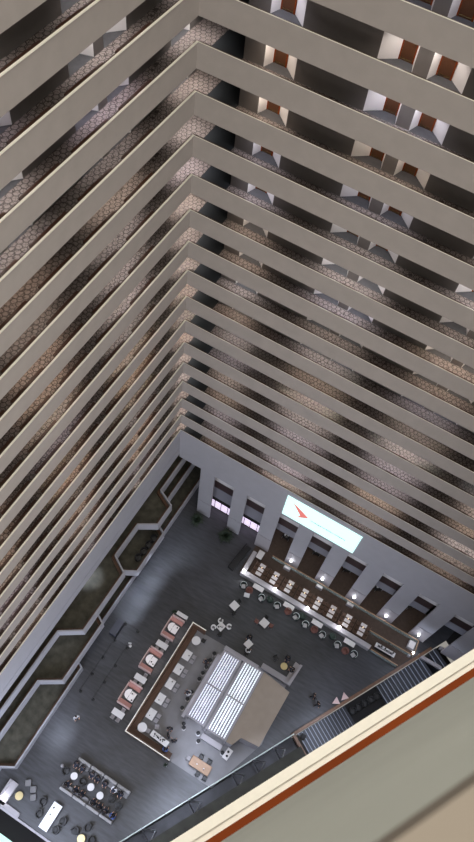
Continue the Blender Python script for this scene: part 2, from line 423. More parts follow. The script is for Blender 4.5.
# corridor ceiling lamps over the doorway pairs
WARMS = ((1, .90, .82), (1, .84, .70), (1, .95, .94), (.93, .90, 1.0))
WARML = ((1, .86, .74), (1, .78, .62), (1, .94, .92), (.95, .88, 1.0))
for k in range(-5, 15):
    F = top(k)-1.05
    for c in (3.75, 10.3, 12.25, 18.7, 20.6, 27.1, 29.0):
        if c in (3.75, 10.3, 18.7, 27.1): w = random.uniform(.5, 1.3); warm = random.choice(WARMS)
        light('SPOT', 'alcove_lamp', (c, 1.4, F+2.3), 235*w, warm, .1, None, math.radians(112), blend=1)
    for c in (-1.4,)+tuple(q+d for q in LC[:4] for d in (-1, 1)):
        if c < 0 or c-1 not in LC: w = random.uniform(.5, 1.3); warm = random.choice(WARML)
        light('SPOT', 'alcove_lamp', (-1.5, -c, F+2.3), 205*w, warm, .1, None, math.radians(112), blend=1)
    light('SPOT', 'corridor_lamp', (-.9, 1.2, F+2.3), 330, (1, .92, .88), .12, None, math.radians(104), blend=1)

# ---------------------------------------------------------------- mezzanine terraces on the left
def offset(path, d):
    out = []
    for i, p in enumerate(path):
        a = Vector(path[max(i-1, 0)]); c = Vector(path[min(i+1, len(path)-1)]); q = Vector(p)
        n1 = (q-a) if i else (c-q); n2 = (c-q) if i < len(path)-1 else (q-a)
        n1.normalize(); n2.normalize(); t = (n1+n2).normalized(); nn = Vector((t.y, -t.x)); k = max(.35, nn.dot(Vector((n1.y, -n1.x))))
        out.append(tuple(q+nn*d/k))
    return out
def terrace(path, F, Tt, zb, lab, wallmat, back=-2.6, rim=.30):
    o = thing('mezzanine_terrace', lab, 'terrace', (0, 0, F), 0, 'left mezzanine terraces')
    inn = offset(path, .14)      # path runs from the corner to the lower left; right hand side = -x = inside
    b = MB(); b.prism(path+inn[::-1], zb-F, Tt-F-.03); b.build('parapet', wallmat, o)
    MB().prism(path+inn[::-1], Tt-F-.03, Tt-F).build('cap', wallmat, o)
    r1 = offset(path, .15); r2 = offset(path, .15+rim)
    MB().prism(r1+r2[::-1], 0, .45).build('wood_bench', WALNUT, o)
    b = MB(); b.prism(inn+[(back, path[-1][1]), (back, path[0][1])], -.3, 0); b.build('carpet', OLIVE, o)
    return o
M3 = [(0, 4.5), (0, -3.35), (1.85, -4.25), (1.85, -6.85), (.1, -7.95), (.1, -11.8), (1.85, -12.85), (1.85, -19.6), (-.15, -20.9), (-.15, YL)]
terrace(M3, 7.7, 8.8, 7.4, 'top mezzanine terrace with two angular bays and olive carpet', CONC2)
M2 = [(.25, 4.5), (.25, -5.0), (2.05, -6.0), (2.05, -11.1), (.25, -12.1), (.25, -16.3), (2.15, -17.3), (2.15, -23.9), (.15, -25.15), (.15, YL)]
terrace(M2, 3.9, 5.0, 3.6, 'middle mezzanine terrace with chairs, below the two-bay terrace', CONC2)
M1 = [(1.2, 4.9), (1.2, -21.0), (2.15, -21.4), (2.28, -32.25), (1.0, -32.95), (1.0, -36)]
terrace(M1, .05, 1.2, 0, 'lowest lobby terrace behind the pale low wall, brown inner rim', CONC2)
structure(MB().box(-3.1, YL, -.4, -2.75, 9, 15).build('wall_left', mat('mezz_back', (.09, .085, .08), .8)))
# chairs on the middle terrace
def armchair(name, matf, matc, cat='chair'):
    r = thing(name, '', cat)
    b = MB(); b.arc(.30, .40, .18, .78, -PI*.12, PI*1.12, seg=16); b.build('backrest', matf, r)
    b = MB(); b.lathe([(.27, .2), (.31, .24), (.31, .42), (.27, .46)], 0, 0, 18); b.build('seat_cushion', matc, r, True)
    for a in (.8, 2.3, 3.9, 5.5): MB().cyl(.25*math.cos(a), .25*math.sin(a), 0, .22, .02, 6).build('leg', BLACK, r)
    return Proto(r)
r = thing('armchair', '', 'chair'); SHELL = mat('dark_teal_shell', (.02, .032, .034), .6)
MB().arc(.33, .43, .14, .72, -PI*.2, PI*1.2, seg=18).build('backrest', SHELL, r)
MB().arc(.34, .39, .72, .76, -PI*.15, PI*1.15, seg=18).build('rim', mat('pale_rim', (.55, .60, .60), .5), r)
MB().box(-.22, -.28, .22, .22, .16, .46, bev=.05).build('seat_cushion', mat('pale_cushion', (.50, .49, .50), .8), r); MB().lathe([(.3, .1), (.33, .14), (.33, .24), (.3, .26)], 0, 0, 18).build('seat_base', SHELL, r)
for a in (.8, 2.3, 3.9, 5.5): MB().cyl(.25*math.cos(a), .25*math.sin(a), 0, .14, .02, 6).build('leg', BLACK, r)
ARM = Proto(r)
for i in range(4):
    ARMD = None
DARKARM = armchair('armchair', BLACK, mat('dark_seat', (.05, .05, .052), .7))
for i, (x, y) in enumerate(((1.35, -6.9), (1.3, -7.8), (1.25, -8.7), (1.15, -9.6))):
    DARKARM.place((x, y, 3.9), PI/2, 'dark tub chair on the middle mezzanine terrace, %s from the atrium corner' % ORD[i], 'tub chairs on the middle terrace')
def downlamp(x, y, z, lab, r=.1, p=4):
    o = MB().lathe([(r*.5, 0), (r, .03), (r*.9, .12), (r*.3, .18)], 0, 0, 12).build('table_lamp', LAMP, None, True, (x, y, z)); tag(o, lab, 'lamp')
    light('POINT', 'lamp_glow', (x, y, z+.35), p, (.9, .93, 1), .06)
downlamp(1.75, -8.6, 3.92, 'small glowing lamp by the terrace chairs, nearer the atrium corner')
downlamp(1.7, -9.9, 3.92, 'small glowing lamp by the terrace chairs, farther from the atrium corner')
downlamp(1.45, -16.5, 7.72, 'single small lamp on the carpet of the long top terrace bay', .07, 3)
downlamp(1.9, -31.0, .07, 'small lamp on the lowest terrace near its outer end', .1, 8)
light('SPOT', 'downlight', (-1.1, -14.8, 11.3), 900, COOL, .1, None, math.radians(52), blend=1)

# ---------------------------------------------------------------- right side: columns, openings, screen
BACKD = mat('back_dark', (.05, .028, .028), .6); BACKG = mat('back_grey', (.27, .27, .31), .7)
COLX = [(2.67, 4.35), (6.7, 8.3), (10.45, 12.2), (14.4, 16.05), (18.3, 20.1), (22.2, 24.0), (26.1, 27.9), (30.0, 31.8), (33.9, 35.7)]
for i, (a, c) in enumerate(COLX):
    o = thing('column', 'pale grey square column under the fascia, %s from the atrium corner' % ORD[i], 'column', (a, 0, 0), 0, 'columns of the right side')
    w = c-a; b = MB()
    b.box(0, .002, 3.42, w, .2, 10.99); b.build('shaft', CONC2, o)
    MB().box(0, .03, 3.32, w, .2, 3.42).build('groove', DARK, o)
    MB().box(.0, .01, 0, w, .2, 3.32).build('plinth', LAV if i > 1 else CONC2, o)
wn = 0
OPX = [(COLX[i][1], COLX[i+1][0]) for i in range(8)]
for i, (a, c) in enumerate(OPX):
    # pale ledge, dark slot and beam seen through each opening
    nm = i+2
    b = MB(); b.box(a-.9, 1.22, 7.55, c+.4, 1.5, 8.4); structure(b.build('trim_%d' % nm, WHITEP))
    zb = 2.75 if i < 2 else 3.7
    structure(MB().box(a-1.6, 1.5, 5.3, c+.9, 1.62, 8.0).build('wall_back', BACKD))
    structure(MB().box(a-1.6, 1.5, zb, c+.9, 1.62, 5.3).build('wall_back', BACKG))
    if i < 2:
        o = bpy.data.objects.new('window_%d' % (i+1), None); COL.objects.link(o); o.location = (a, 1.5, 0); structure(o)
        w = c-a+.5
        MB().box(-.9, .02, .12, w, .05, 2.05).build('pane', WINLIT, o)
        b = MB()
        for q in (-.95, -.2, .62, 1.5, w): b.box(q, -.03, 0, q+.07, .05, 2.1)
        b.box(-.95, -.03, 0, w, .05, .12); b.box(-.95, -.03, 2.0, w, .05, 2.15); b.build('window_frame', DARK, o)
        structure(MB().box(a-1, 1.55, 2.1, c+.7, 1.7, 2.9).build('trim_%d' % (nm+8), DARK))
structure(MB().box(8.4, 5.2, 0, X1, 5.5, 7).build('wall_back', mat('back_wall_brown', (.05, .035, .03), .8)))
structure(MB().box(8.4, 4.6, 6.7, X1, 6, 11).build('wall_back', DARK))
structure(MB().box(-2.6, 5.2, 0, 8.4, 5.5, 11).build('wall_back', mat('back_wall_grey', (.16, .16, .18), .8)))
# furniture glimpsed between the columns
def small_light_group():
    r = thing('serving_cart', '', 'cart')
    b = MB(); b.box(-.45, -.28, .72, .45, .28, .78); b.box(-.42, -.25, .3, .42, .25, .34); b.build('shelf', BLACK, r)
    for x in (-.4, .4):
        for y in (-.23, .23): MB().cyl(x, y, 0, .72, .02, 6).build('leg', STEEL, r)
    MB().lathe([(.09, .78), (.12, .86), (.10, .95), (.03, 1.0)], -.2, 0, 10).build('white_bowl', WHITE, r, True)
    MB().lathe([(.07, .78), (.09, .88), (.03, .95)], .15, .08, 10).build('white_jug', WHITE, r, True)
    return Proto(r)
CART = small_light_group()
for i, (x, y) in enumerate(((13.2, 2.6), (17.1, 2.8), (21.0, 2.9), (25.0, 2.8), (28.9, 2.9))):
    CART.place((x, y, .02), .2*i, 'dark serving cart with white bowls behind the columns, %s from the corner' % ORD[i], 'serving carts between the columns')
    light('POINT', 'lamp_glow', (x, y, 2.6), 18, (1, .9, .85), .1)
# sconces
r = thing('wall_sconce', '', 'sconce')
MB().box(-.12, -.03, -.16, .12, 0, .16).build('back_plate', STEEL, r)
MB().lathe([(.05, -.10), (.12, -.04), (.13, .04), (.05, .10)], 0, -.14, 12).build('globe', LAMP, r, True)
SC = Proto(r)
for i, x in enumerate((15.1, 19.06, 23.01, 26.93, 30.84)):
    SC.place((x, .02, 1.62), 0, 'glowing wall sconce low on a column, %s of five along the dining strip' % ORD[i], 'column sconces')
    light('POINT', 'sconce_glow', (x, -.42, 1.7), 9, (.88, .88, 1), .08)
# projected screen
o = thing('banner', 'bright white screen banner with red arrow emblem and small lettering', 'banner', (16.33, -.02, 13.65))
b = MB(); b.box(-4.02, -.06, -2.12, 4.02, 0, 2.15); b.build('panel', SCREEN, o)
def flat(name, pts, m_, par, y=-.066, th=.012):
    b = MB(); a = [b.bm.verts.new((x, y, z)) for x, z in pts]; c = [b.bm.verts.new((x, y+th, z)) for x, z in pts]; n = len(pts)
    b.bm.faces.new(a); b.bm.faces.new(c[::-1])
    for i in range(n): b.bm.faces.new((a[i], a[(i+1) % n], c[(i+1) % n], c[i]))
    return b.build(name, m_, par)
def bpt(u, v):   # fractions across and down the panel
    return (-4.02+8.04*u, 2.15-4.27*v)
flat('arrow_emblem', [bpt(*q) for q in ((.085, .16), (.335, .52), (.20, .76), (.225, .60))], RED, o)
def text(s_, loc, size, m_, par, ext=.006, rot=(PI/2, 0, 0), name='lettering', xs=1):
    cu = bpy.data.curves.new(name, 'FONT'); cu.body = s_; cu.size = size; cu.extrude = ext
    cu.materials.append(m_); q = bpy.data.objects.new('tmp', cu)
    me = bpy.data.meshes.new_from_object(q); bpy.data.objects.remove(q); bpy.data.curves.remove(cu)
    t = bpy.data.objects.new(name, me); COL.objects.link(t); t.location = loc; t.rotation_euler = rot; t.scale = (xs, 1, 1)
    if par: t.parent = par
    return t
x_, z_ = bpt(.37, .60)
text('intergeneration citizens', (x_, -.07, z_), .44, INK, o, xs=.92)

# ---------------------------------------------------------------- dining strip along the columns
o = MB().prism([(10.85, -4.05), (26.9, -4.05), (27.0, -3.55), (11.35, -3.5), (11.3, -1.0), (10.85, -1.0)], 0, .85).build('low_wall', mat('pale_wall_top', (.42, .40, .42), .5)); tag(o, 'long pale low wall in front of the dining strip', 'wall')
r = thing('ball_lamp', '', 'lamp')
MB().cyl(0, 0, 0, .25, .025, 8).build('stem', STEEL, r); MB().ball((0, 0, .38), .185).build('globe', LAMP, r, True)
BL = Proto(r)
for i, x in enumerate((11.15, 15.1, 19.15, 23.07)):
    BL.place((x, -3.78, .85), 0, 'white glowing ball lamp on the low dining wall, %s from the window end' % ORD[i], 'ball lamps on the low wall')
    light('POINT', 'ball_glow', (x, -3.78, 1.62), 26, (.9, .93, 1), .15)
r = thing('dining_table', '', 'table')
MB().box(-.42, -.85, .70, .42, .85, .75, bev=.01).build('tabletop', WALNUT, r)
for y in (-.6, .6): MB().box(-.05, y-.05, 0, .05, y+.05, .70).build('leg', BLACK, r)
DT = Proto(r)
mm = MB().box(-.33, -.19, 0, .33, .19, .012, bev=.004).build('placemat', WHITE); tag(mm, '', 'placemat')
PM = Proto(mm)
r = thing('side_chair', '', 'chair')
CHB = mat('brown_leather', (.13, .075, .05), .5)
MB().box(-.21, -.21, .42, .21, .21, .48, bev=.02).build('seat', CHB, r); MB().box(-.21, .17, .48, .21, .22, .86, bev=.015).build('backrest', CHB, r)
for x in (-.17, .17):
    for y in (-.17, .17): MB().cyl(x, y, 0, .42, .018, 6).build('leg', BLACK, r)
SCH = Proto(r)
XT = (10.95+.0, 12.64, 14.42, 16.29, 18.11, 19.88, 21.63, 23.54, 25.35)
for i, x in enumerate(XT[1:]):
    DT.place((x, -2.5, .02), 0, 'walnut dining table with three white placemats, %s from the window end' % ORD[i], 'dining strip tables')
    for j, y in enumerate((-2.0, -2.53, -3.06)):
        PM.place((x, y, .772), 0, 'white placemat on the %s walnut table, %s' % (ORD[i], ('nearest the columns', 'in the middle', 'nearest the low wall')[j]), 'placemats of the dining strip')
    for j, y in enumerate((-2.0, -2.53, -3.06)):
        for sg in (-1, 1):
            SCH.place((x+sg*.62, y, .02), -sg*PI/2, 'brown chair at the %s walnut table, %s side, %s' % (ORD[i], ('left', 'right')[sg > 0], ('near the columns', 'middle seat', 'near the low wall')[j]), 'brown chairs of the dining strip')
r = thing('tealight', '', 'lamp')
MB().cyl(0, 0, 0, .07, .05, 10).build('glass_cup', mat('amber_glow', (1, .6, .3), .5, emit=(1, .62, .35), estr=3), r)
TL = Proto(r)
for i, x in enumerate(XT[1:]):
    TL.place((x, -2.265, .772), 0, 'amber tealight on the %s walnut dining table' % ORD[i], 'tealights')
def rail(pts, h, lab, r_=.05):
    o = thing('rail', lab, 'railing')
    b = MB()
    for a, c in zip(pts, pts[1:]):
        v = (Vector(c)-Vector(a)); n = Vector((-v.y, v.x)).normalized()*r_
        b.prism([tuple(Vector(a)-n), tuple(Vector(c)-n), tuple(Vector(c)+n), tuple(Vector(a)+n)], h-.07, h)
    b.build('handrail', OAK, o)
    for a, c in zip(pts, pts[1:]):
        v = Vector(c)-Vector(a); n = max(1, int(v.length/1.9))
        for i in range(n+1 if c == pts[-1] else n):
            p = Vector(a)+v*i/n; MB().cyl(p.x, p.y, 0, h-.07, .025, 6).build('post', BLACK, o)
        b = MB(); q = v.normalized(); nn = Vector((-q.y, q.x))*.01
        b.prism([tuple(Vector(a)-nn), tuple(Vector(c)-nn), tuple(Vector(c)+nn), tuple(Vector(a)+nn)], .12, h-.1); b.build('glass_panel', GLASS, o)
    return o
rail([(13.0, -.42), (31.2, -.42), (31.35, -2.1)], 1.0, 'long oak topped rail in front of the columns')
rail([(26.1, -2.2), (31.2, -2.2)], 1.0, 'short oak rail between the dining strip and the stairs')
rail([(27.1, -3.95), (30.3, -4.0)], .9, 'oak edged rail at the stair end of the lobby floor')
def basket(x, y, lab, w=.8, d=.35, rz=0):
    o = thing('planter_box', lab, 'planter', (x, y, .02), rz)
    b = MB(); b.box(-w/2, -d/2, 0, w/2, d/2, .55, bev=.03); b.build('box', LAV, o)
    MB().box(-w/2+.06, -d/2+.05, .55, w/2-.06, d/2-.05, .60).build('tray', WHITE, o)
for i, x in enumerate((15.05, 19.19, 23.06)): basket(x, -.62, 'white topped box at the foot of a column, %s from the corner' % ORD[i])
basket(30.77, -1.05, 'white box in the corner of the rails beside the stairs', .75, .9)
o = thing('serving_table', 'small white square table at the window end of the dining strip', 'table', (11.75, -1.0, .02))
MB().box(-.35, -.5, .7, .35, .5, .76, bev=.01).build('tabletop', WHITE, o)
for x in (-.3, .3):
    for y in (-.45, .45): MB().box(x-.02, y-.02, 0, x+.02, y+.02, .7).build('leg', BLACK, o)
o = thing('buffet_stand', 'long white buffet stand between the rails at the stair end', 'table', (28.45, -3.2, .02))
MB().box(-1.15, -.27, .78, 1.15, .27, .84, bev=.01).build('tabletop', WHITE, o)
MB().box(-1.05, -.22, 0, 1.05, .22, .78).build('base', BLACK, o)
MB().box(-.9, -.16, .842, .9, .10, .86).build('runner', GREYF, o)
for i in range(9):
    b = MB(); b.lathe([(.07, 0), (.09, .05), (.05, .09)], 0, 0, 10)
    t = b.build('plate', BLACK if i % 3 else STEEL, None, True, (27.5+.23*i, -3.05-.16*(i % 2), .88)); tag(t, 'small dark dish on the long white buffet stand, %s from its left end' % ORD[i], 'dish', 'dishes on the buffet stand')
o = thing('bench', 'long black bench standing beside the window end of the dining strip', 'bench', (9.85, -2.4, 0), -.12)
MB().box(-.38, -1.7, .12, .38, 1.7, .48, bev=.04).build('seat', BLACK, o); MB().box(-.38, -1.7, .48, -.24, 1.7, .8, bev=.03).build('backrest', BLACK, o)
for y in (-1.5, 1.5):
    for x in (-.3, .3): MB().cyl(x, y, 0, .12, .03, 6).build('leg', STEEL, o)

# lobby side of the low wall
GA = 'round armchairs along the low wall'
for i, (x, y) in enumerate(((11.87, -5.0), (14.27, -5.2), (16.17, -5.05), (18.5, -5.02), (19.8, -5.24), (21.88, -5.27), (23.79, -5.36), (25.76, -5.31))):
    ARM.place((x, y, 0), (.5, -.4, .6, -.5, .3, -.4, .4, -.5)[i], 'round armchair with pale shell by the low wall, %s from the window end' % ORD[i], GA)
DG = armchair('armchair', DGREEN, DGREEN); RC = armchair('armchair', RUST, RUST)
for i, (x, y) in enumerate(((15.16, -4.75), (19.12, -4.5), (22.95, -4.7))):
    DG.place((x, y, 0), PI, 'dark green armchair by the low wall, %s from the window end' % ORD[i], 'dark green armchairs')
for i, (x, y) in enumerate(((12.71, -5.2), (17.49, -5.0), (20.89, -5.25), (24.8, -5.5))):
    RC.place((x, y, 0), .1, 'rust red armchair before a narrow white table, %s from the window end' % ORD[i], 'rust armchairs')
def table(name, w, d, tm, h=.75, lab='', grp=None, bev=.01, leg=BLACK):
    r = thing(name, lab, 'table')
    MB().box(-w/2, -d/2, h-.05, w/2, d/2, h, bev=bev).build('tabletop', tm, r)
    for x in (-w/2+.06, w/2-.06):
        for y in (-d/2+.06, d/2-.06): MB().box(x-.025, y-.025, 0, x+.025, y+.025, h-.05).build('leg', leg, r)
    return Proto(r)
NT = table('side_table', 1.25, .55, WHITE)
for i, (x, y) in enumerate(((13.43, -4.43), (17.3, -4.46), (20.85, -4.5), (24.8, -4.49))):
    NT.place((x, y, 0), 0, 'narrow white table against the low wall, %s from the window end' % ORD[i], 'narrow tables along the low wall')
CLT = table('cafe_table', .62, .5, CLOTHW)
CLT.place((12.75, -5.85, 0), .3, 'small white cloth table beside the first rust armchair')
SQ = table('cafe_table', .86, .86, WHITE)
SQ.place((12.18, -7.57, 0), -.25, 'white square table alone between window bench and white ring chairs')
SQ.place((15.89, -7.5, 0), -.22, 'white square table with rust chairs at both sides')
SQ2 = table('cafe_table', .72, .8, WHITE)
SQ2.place((15.54, -10.35, 0), -.3, 'white square table between two black chairs')
SQ2.place((12.1, -10.3, 0), -.25, 'small table with crockery ringed by white chairs')
BCH = Proto((lambda r: (MB().box(-.22, -.22, .42, .22, .22, .5, bev=.04).build('seat', BLACK, r), MB().box(-.22, .18, .5, .22, .25, .85, bev=.03).build('backrest', BLACK, r),
     [MB().cyl(x, y, 0, .42, .02, 6).build('leg', STEEL, r) for x in (-.17, .17) for y in (-.17, .17)], r)[-1])(thing('side_chair', '', 'chair')))
RCH = Proto((lambda r: (MB().box(-.22, -.22, .42, .22, .22, .5, bev=.04).build('seat', RUST, r), MB().box(-.22, .18, .5, .22, .25, .85, bev=.03).build('backrest', RUST, r),
     [MB().cyl(x, y, 0, .42, .02, 6).build('leg', STEEL, r) for x in (-.17, .17) for y in (-.17, .17)], r)[-1])(thing('side_chair', '', 'chair')))
WCH = Proto((lambda r: (MB().arc(.17, .29, .4, .72, 0, 2*PI-.9, seg=18).build('backrest', WHITE, r), MB().lathe([(.2, .38), (.22, .44), (.2, .48)], 0, 0, 14).build('seat', GREYF, r, True),
     MB().cyl(0, 0, 0, .4, .04, 8).build('pedestal', STEEL, r), r)[-1])(thing('tub_chair', '', 'chair')))
def chairs(P, lst, grp=None):
    for x, y, rz, lab in lst: P.place((x, y, 0), rz, lab, grp)
chairs(BCH, [(12.35, -6.95, -.25, 'black chair behind the lone white square table'), (12.5, -8.2, PI-.2, 'black chair in front of the lone white square table, nearest the kitchen'),
    (15.75, -6.9, -.2, 'black chair on the column side of the rust chair table'), (15.3, -9.6, -.3, 'black chair above the table, column side of the two-chair table'),
    (15.8, -11.1, PI-.3, 'black chair on the kitchen side of the two-chair table'), (12.4, -11.0, PI, 'black chair at the crockery table, kitchen side')])
chairs(RCH, [(15.1, -7.7, PI/2, 'rust chair left of the white square table'), (16.65, -7.3, -PI/2, 'rust chair right of the white square table')])
chairs(WCH, [(11.44, -10.75, 0, 'white ring chair left of the crockery table'), (12.83, -9.8, .8, 'white ring chair right of the crockery table'), (11.73, -9.75, 2, 'white ring chair above the crockery table')], 'white ring chairs')

# ---------------------------------------------------------------- rose booths and white tables
def booth():
    r = thing('booth', '', 'booth')
    for sg in (-1, 1):
        y = sg*.92
        MB().box(-.72, y-.26, .1, .72, y+.26, .46, bev=.05).build('seat', PINK, r)
        MB().box(-.76, y+sg*.24-.07, .1, .76, y+sg*.24+.07, .86, bev=.04).build('backrest', PALEPINK, r)
    MB().box(-.80, -1.0, .0, -.70, 1.0, .8, bev=.03).build('side_panel', PALEPINK, r)
    b = MB(); n = 16
    pts = [(.0+0, .5)]+[(-.02-.52*math.cos(a), .5*math.sin(a)) for a in [PI/2-PI*i/n for i in range(n+1)]][0:]+[(0, -.5)]
    pts = [(-.02-.52*math.sin(PI*i/n), .5*math.cos(PI*i/n)) for i in range(n+1)]
    b.prism(pts, .70, .75); b.build('round_leaf', WHITE, r)
    MB().box(.02, -.52, .70, .62, .40, .75, bev=.01).build('square_leaf', WHITE, r)
    MB().cyl(0, 0, 0, .7, .06, 10).build('pedestal', STEEL, r)
    return Proto(r)
BO = booth()
for i, (x, y) in enumerate(((7.75, -13.08), (7.62, -17.07), (7.72, -21.06))):
    BO.place((x, y, 0), 0, 'rose pink booth with two white table leaves, %s from the plant shelf' % ORD[i], 'rose booths')
    light('SPOT', 'booth_spot', (x+.1, y, 6.5), 330, (1, .9, .92), .1, None, math.radians(30), blend=1)
SCG = Proto((lambda r: (MB().box(-.2, -.2, .40, .2, .2, .47, bev=.03).build('seat', LAV, r), MB().box(-.2, .17, .47, .2, .22, .8, bev=.02).build('backrest', LAV, r),
     [MB().cyl(x, y, 0, .4, .018, 6).build('leg', BLACK, r) for x in (-.16, .16) for y in (-.16, .16)], r)[-1])(thing('side_chair', '', 'chair')))
WT = table('dining_table', 1.28, .62, WHITE)
for i, (x, y) in enumerate(((7.78, -15.2), (7.76, -19.2), (7.75, -23.15))):
    WT.place((x, y, 0), 0, 'white oblong table %s' % ('between the first and second booth', 'between the second and third booth', 'beyond the third booth')[i], 'oblong tables by the booths')
    for dx in (-.33, .3):
        SCG.place((x+dx, y-.5, 0), PI, 'grey chair on the %s of the near side, oblong table %s' % (('left' if dx < 0 else 'right'), ('one', 'two', 'three beyond the booths')[i]), 'grey chairs by the booths')
    SCG.place((x+.25, y+.5, 0), 0, 'grey chair on the far side of oblong table %s' % ('one', 'two', 'three beyond the booths')[i], 'grey chairs by the booths')
o = thing('plant_shelf', 'white narrow shelf with dishes at the head of the first booth', 'shelf', (7.95, -11.52, 0))
MB().box(-.65, -.2, 1.0, .65, .2, 1.05).build('shelf_top', WHITE, o); MB().box(-.6, -.17, 0, .6, .17, 1.0).build('base', LAV, o)
def plant(x, y, z, rr, h, lab, pot=True, potm=WHITE, n=70, name='potted_plant'):
    o = thing(name, lab, 'plant', (x, y, z))
    if pot: MB().lathe([(rr*.45, 0), (rr*.6, h*.3), (rr*.62, h*.33), (rr*.5, h*.33), (rr*.4, h*.28)], 0, 0, 16).build('pot', potm, o, True)
    b = MB(); rnd = random.Random(int(x*100))
    for i in range(n):
        a = rnd.uniform(0, 2*PI); el = rnd.uniform(.2, 1.4); L_ = rr*rnd.uniform(.8, 1.3)
        d = Vector((math.cos(a)*math.cos(el), math.sin(a)*math.cos(el), math.sin(el)))
        s0 = Vector((0, 0, h*.3)); mid = s0+d*L_*.55; tip = s0+d*L_-Vector((0, 0, L_*.25)); w = Vector((-math.sin(a), math.cos(a), 0))*rr*.13
        v = [b.bm.verts.new(q) for q in (s0, mid+w, tip, mid-w)]; v2 = b.bm.verts.new(mid+Vector((0, 0, rr*.04)))
        b.bm.faces.new((v[0], v[1], v2)); b.bm.faces.new((v[1], v[2], v2)); b.bm.faces.new((v[2], v[3], v2)); b.bm.faces.new((v[3], v[0], v2))
    me = b.build('foliage', GREEN, o)
    return o
plant(6.95, -11.5, 0, .3, 1.0, 'small plant in a white ring pot at the head of the first booth')
plant(14.38, -24.65, 0, .26, .8, 'small plant in a white ring pot at the end of the brown banquette wall')
plant(3.4, -1.2, 0, .85, 1.6, 'bushy dark plant in front of the column nearest the corner', n=130, potm=BLACK)
plant(7.25, -1.1, 0, .95, 1.6, 'bushy dark plant between the two bright windows', n=130, potm=BLACK)

# brown banquette wall
o = thing('banquette', 'long brown banquette wall bending round the white tables', 'banquette')
b = MB(); b.prism([(9.35, -11.6), (9.55, -11.6), (9.55, -24.0), (14.5, -24.0), (14.5, -24.2), (9.35, -24.2)], 0, 1.25); b.box(9.55, -11.8, 0, 11.0, -11.6, 1.25); b.build('back_wall', WALNUT, o)
b = MB(); b.prism([(9.32, -11.57), (9.42, -11.57), (9.42, -24.13), (14.52, -24.13), (14.52, -24.23), (9.32, -24.23)], 1.25, 1.29); b.box(9.42, -11.67, 1.25, 11.0, -11.57, 1.29); b.build('cap', CREAM, o)
b = MB(); b.prism([(9.56, -11.8), (10.1, -11.8), (10.1, -23.45), (14.4, -23.45), (14.4, -23.99), (9.56, -23.99)], .1, .46); b.build('seat', mat('brown_seat', (.085, .04, .022), .6), o)
TT = table('dining_table', .8, 1.02, WHITE)
for i, (x, y) in enumerate(((10.6, -14.72), (10.6, -16.4), (10.65, -18.05), (10.6, -19.8), (10.62, -21.5))):
    TT.place((x, y, 0), 0, 'white table along the brown banquette, %s from its head' % ORD[i], 'white tables along the banquette')
    for j, dy in enumerate((-.26, .26)):
        SCG.place((x+.72, y+dy, 0), -PI/2, 'grey chair at the %s banquette table, %s' % (ORD[i], ('lower seat', 'upper seat')[j]), 'grey chairs of the banquette tables')
r = thing('round_table', '', 'table'); MB().lathe([(.46, .71), (.47, .73), (.46, .75)], 0, 0, 24).build('tabletop', WHITE, r, False); MB().cyl(0, 0, .02, .71, .05, 10).build('pedestal', BLACK, r); MB().cyl(0, 0, 0, .03, .28, 16).build('base', BLACK, r)
RT = Proto(r)
RT.place((10.62, -12.95, 0), 0, 'round white table in the head corner of the banquette', 'round white tables')
RT.place((10.55, -23.0, 0), 0, 'round white table in the bend of the banquette', 'round white tables')
chairs(BCH, [(11.25, -12.5, -PI/2, 'black chair at the round table in the banquette head corner')])
SCG.place((11.2, -22.95, 0), -PI/2, 'pale grey chair at the round table in the banquette bend')
SCG.place((11.75, -22.2, 0), .4, 'pale grey chair standing free near the banquette bend')
def crockery(x, y, z, n, w, d, lab, grp, dark=False):
    rnd = random.Random(int(x*37+y*11))
    for i in range(n):
        px, py = x+rnd.uniform(-w/2, w/2), y+rnd.uniform(-d/2, d/2)
        rr = rnd.uniform(.05, .09)
        o = MB().lathe([(rr*.6, 0), (rr, .05), (rr*.9, .10), (rr*.3, .11)], 0, 0, 10).build('cup' if not dark else 'bottle', BLACK if (dark or i % 2) else WHITE, None, True, (px, py, z))
        tag(o, lab, 'cup' if not dark else 'bottle', grp)
o = thing('buffet_table', 'white buffet table with dark bottles inside the banquette bend', 'table', (12.6, -23.0, 0), -.06)
MB().box(-1.0, -.3, .85, 1.0, .3, .9, bev=.01).build('tabletop', WHITE, o); MB().box(-.95, -.26, 0, .95, .26, .85).build('base', GREYF, o)
crockery(12.6, -23.0, .905, 14, 1.7, .4, 'dark bottle on the white buffet table in the banquette bend', 'bottles on the buffet table', True)
crockery(12.1, -10.3, .755, 6, .5, .5, 'cup on the crockery table ringed by white chairs', 'crockery on the ringed table')
for i, (x, y) in enumerate(((10.6, -14.72), (10.6, -16.4), (10.65, -18.05), (10.6, -19.8), (10.62, -21.5))):
    crockery(x, y, .755, 3, .5, .7, 'small cup on the %s banquette table' % ORD[i], 'cups on banquette table %s' % ORD[i])
for i, (x, y) in enumerate(((7.75, -13.08), (7.62, -17.07), (7.72, -21.06))):
    crockery(x+.3, y-.05, .755, 4, .4, .7, 'small dish on the table of the %s rose booth' % ORD[i], 'dishes of rose booth %s' % ORD[i])

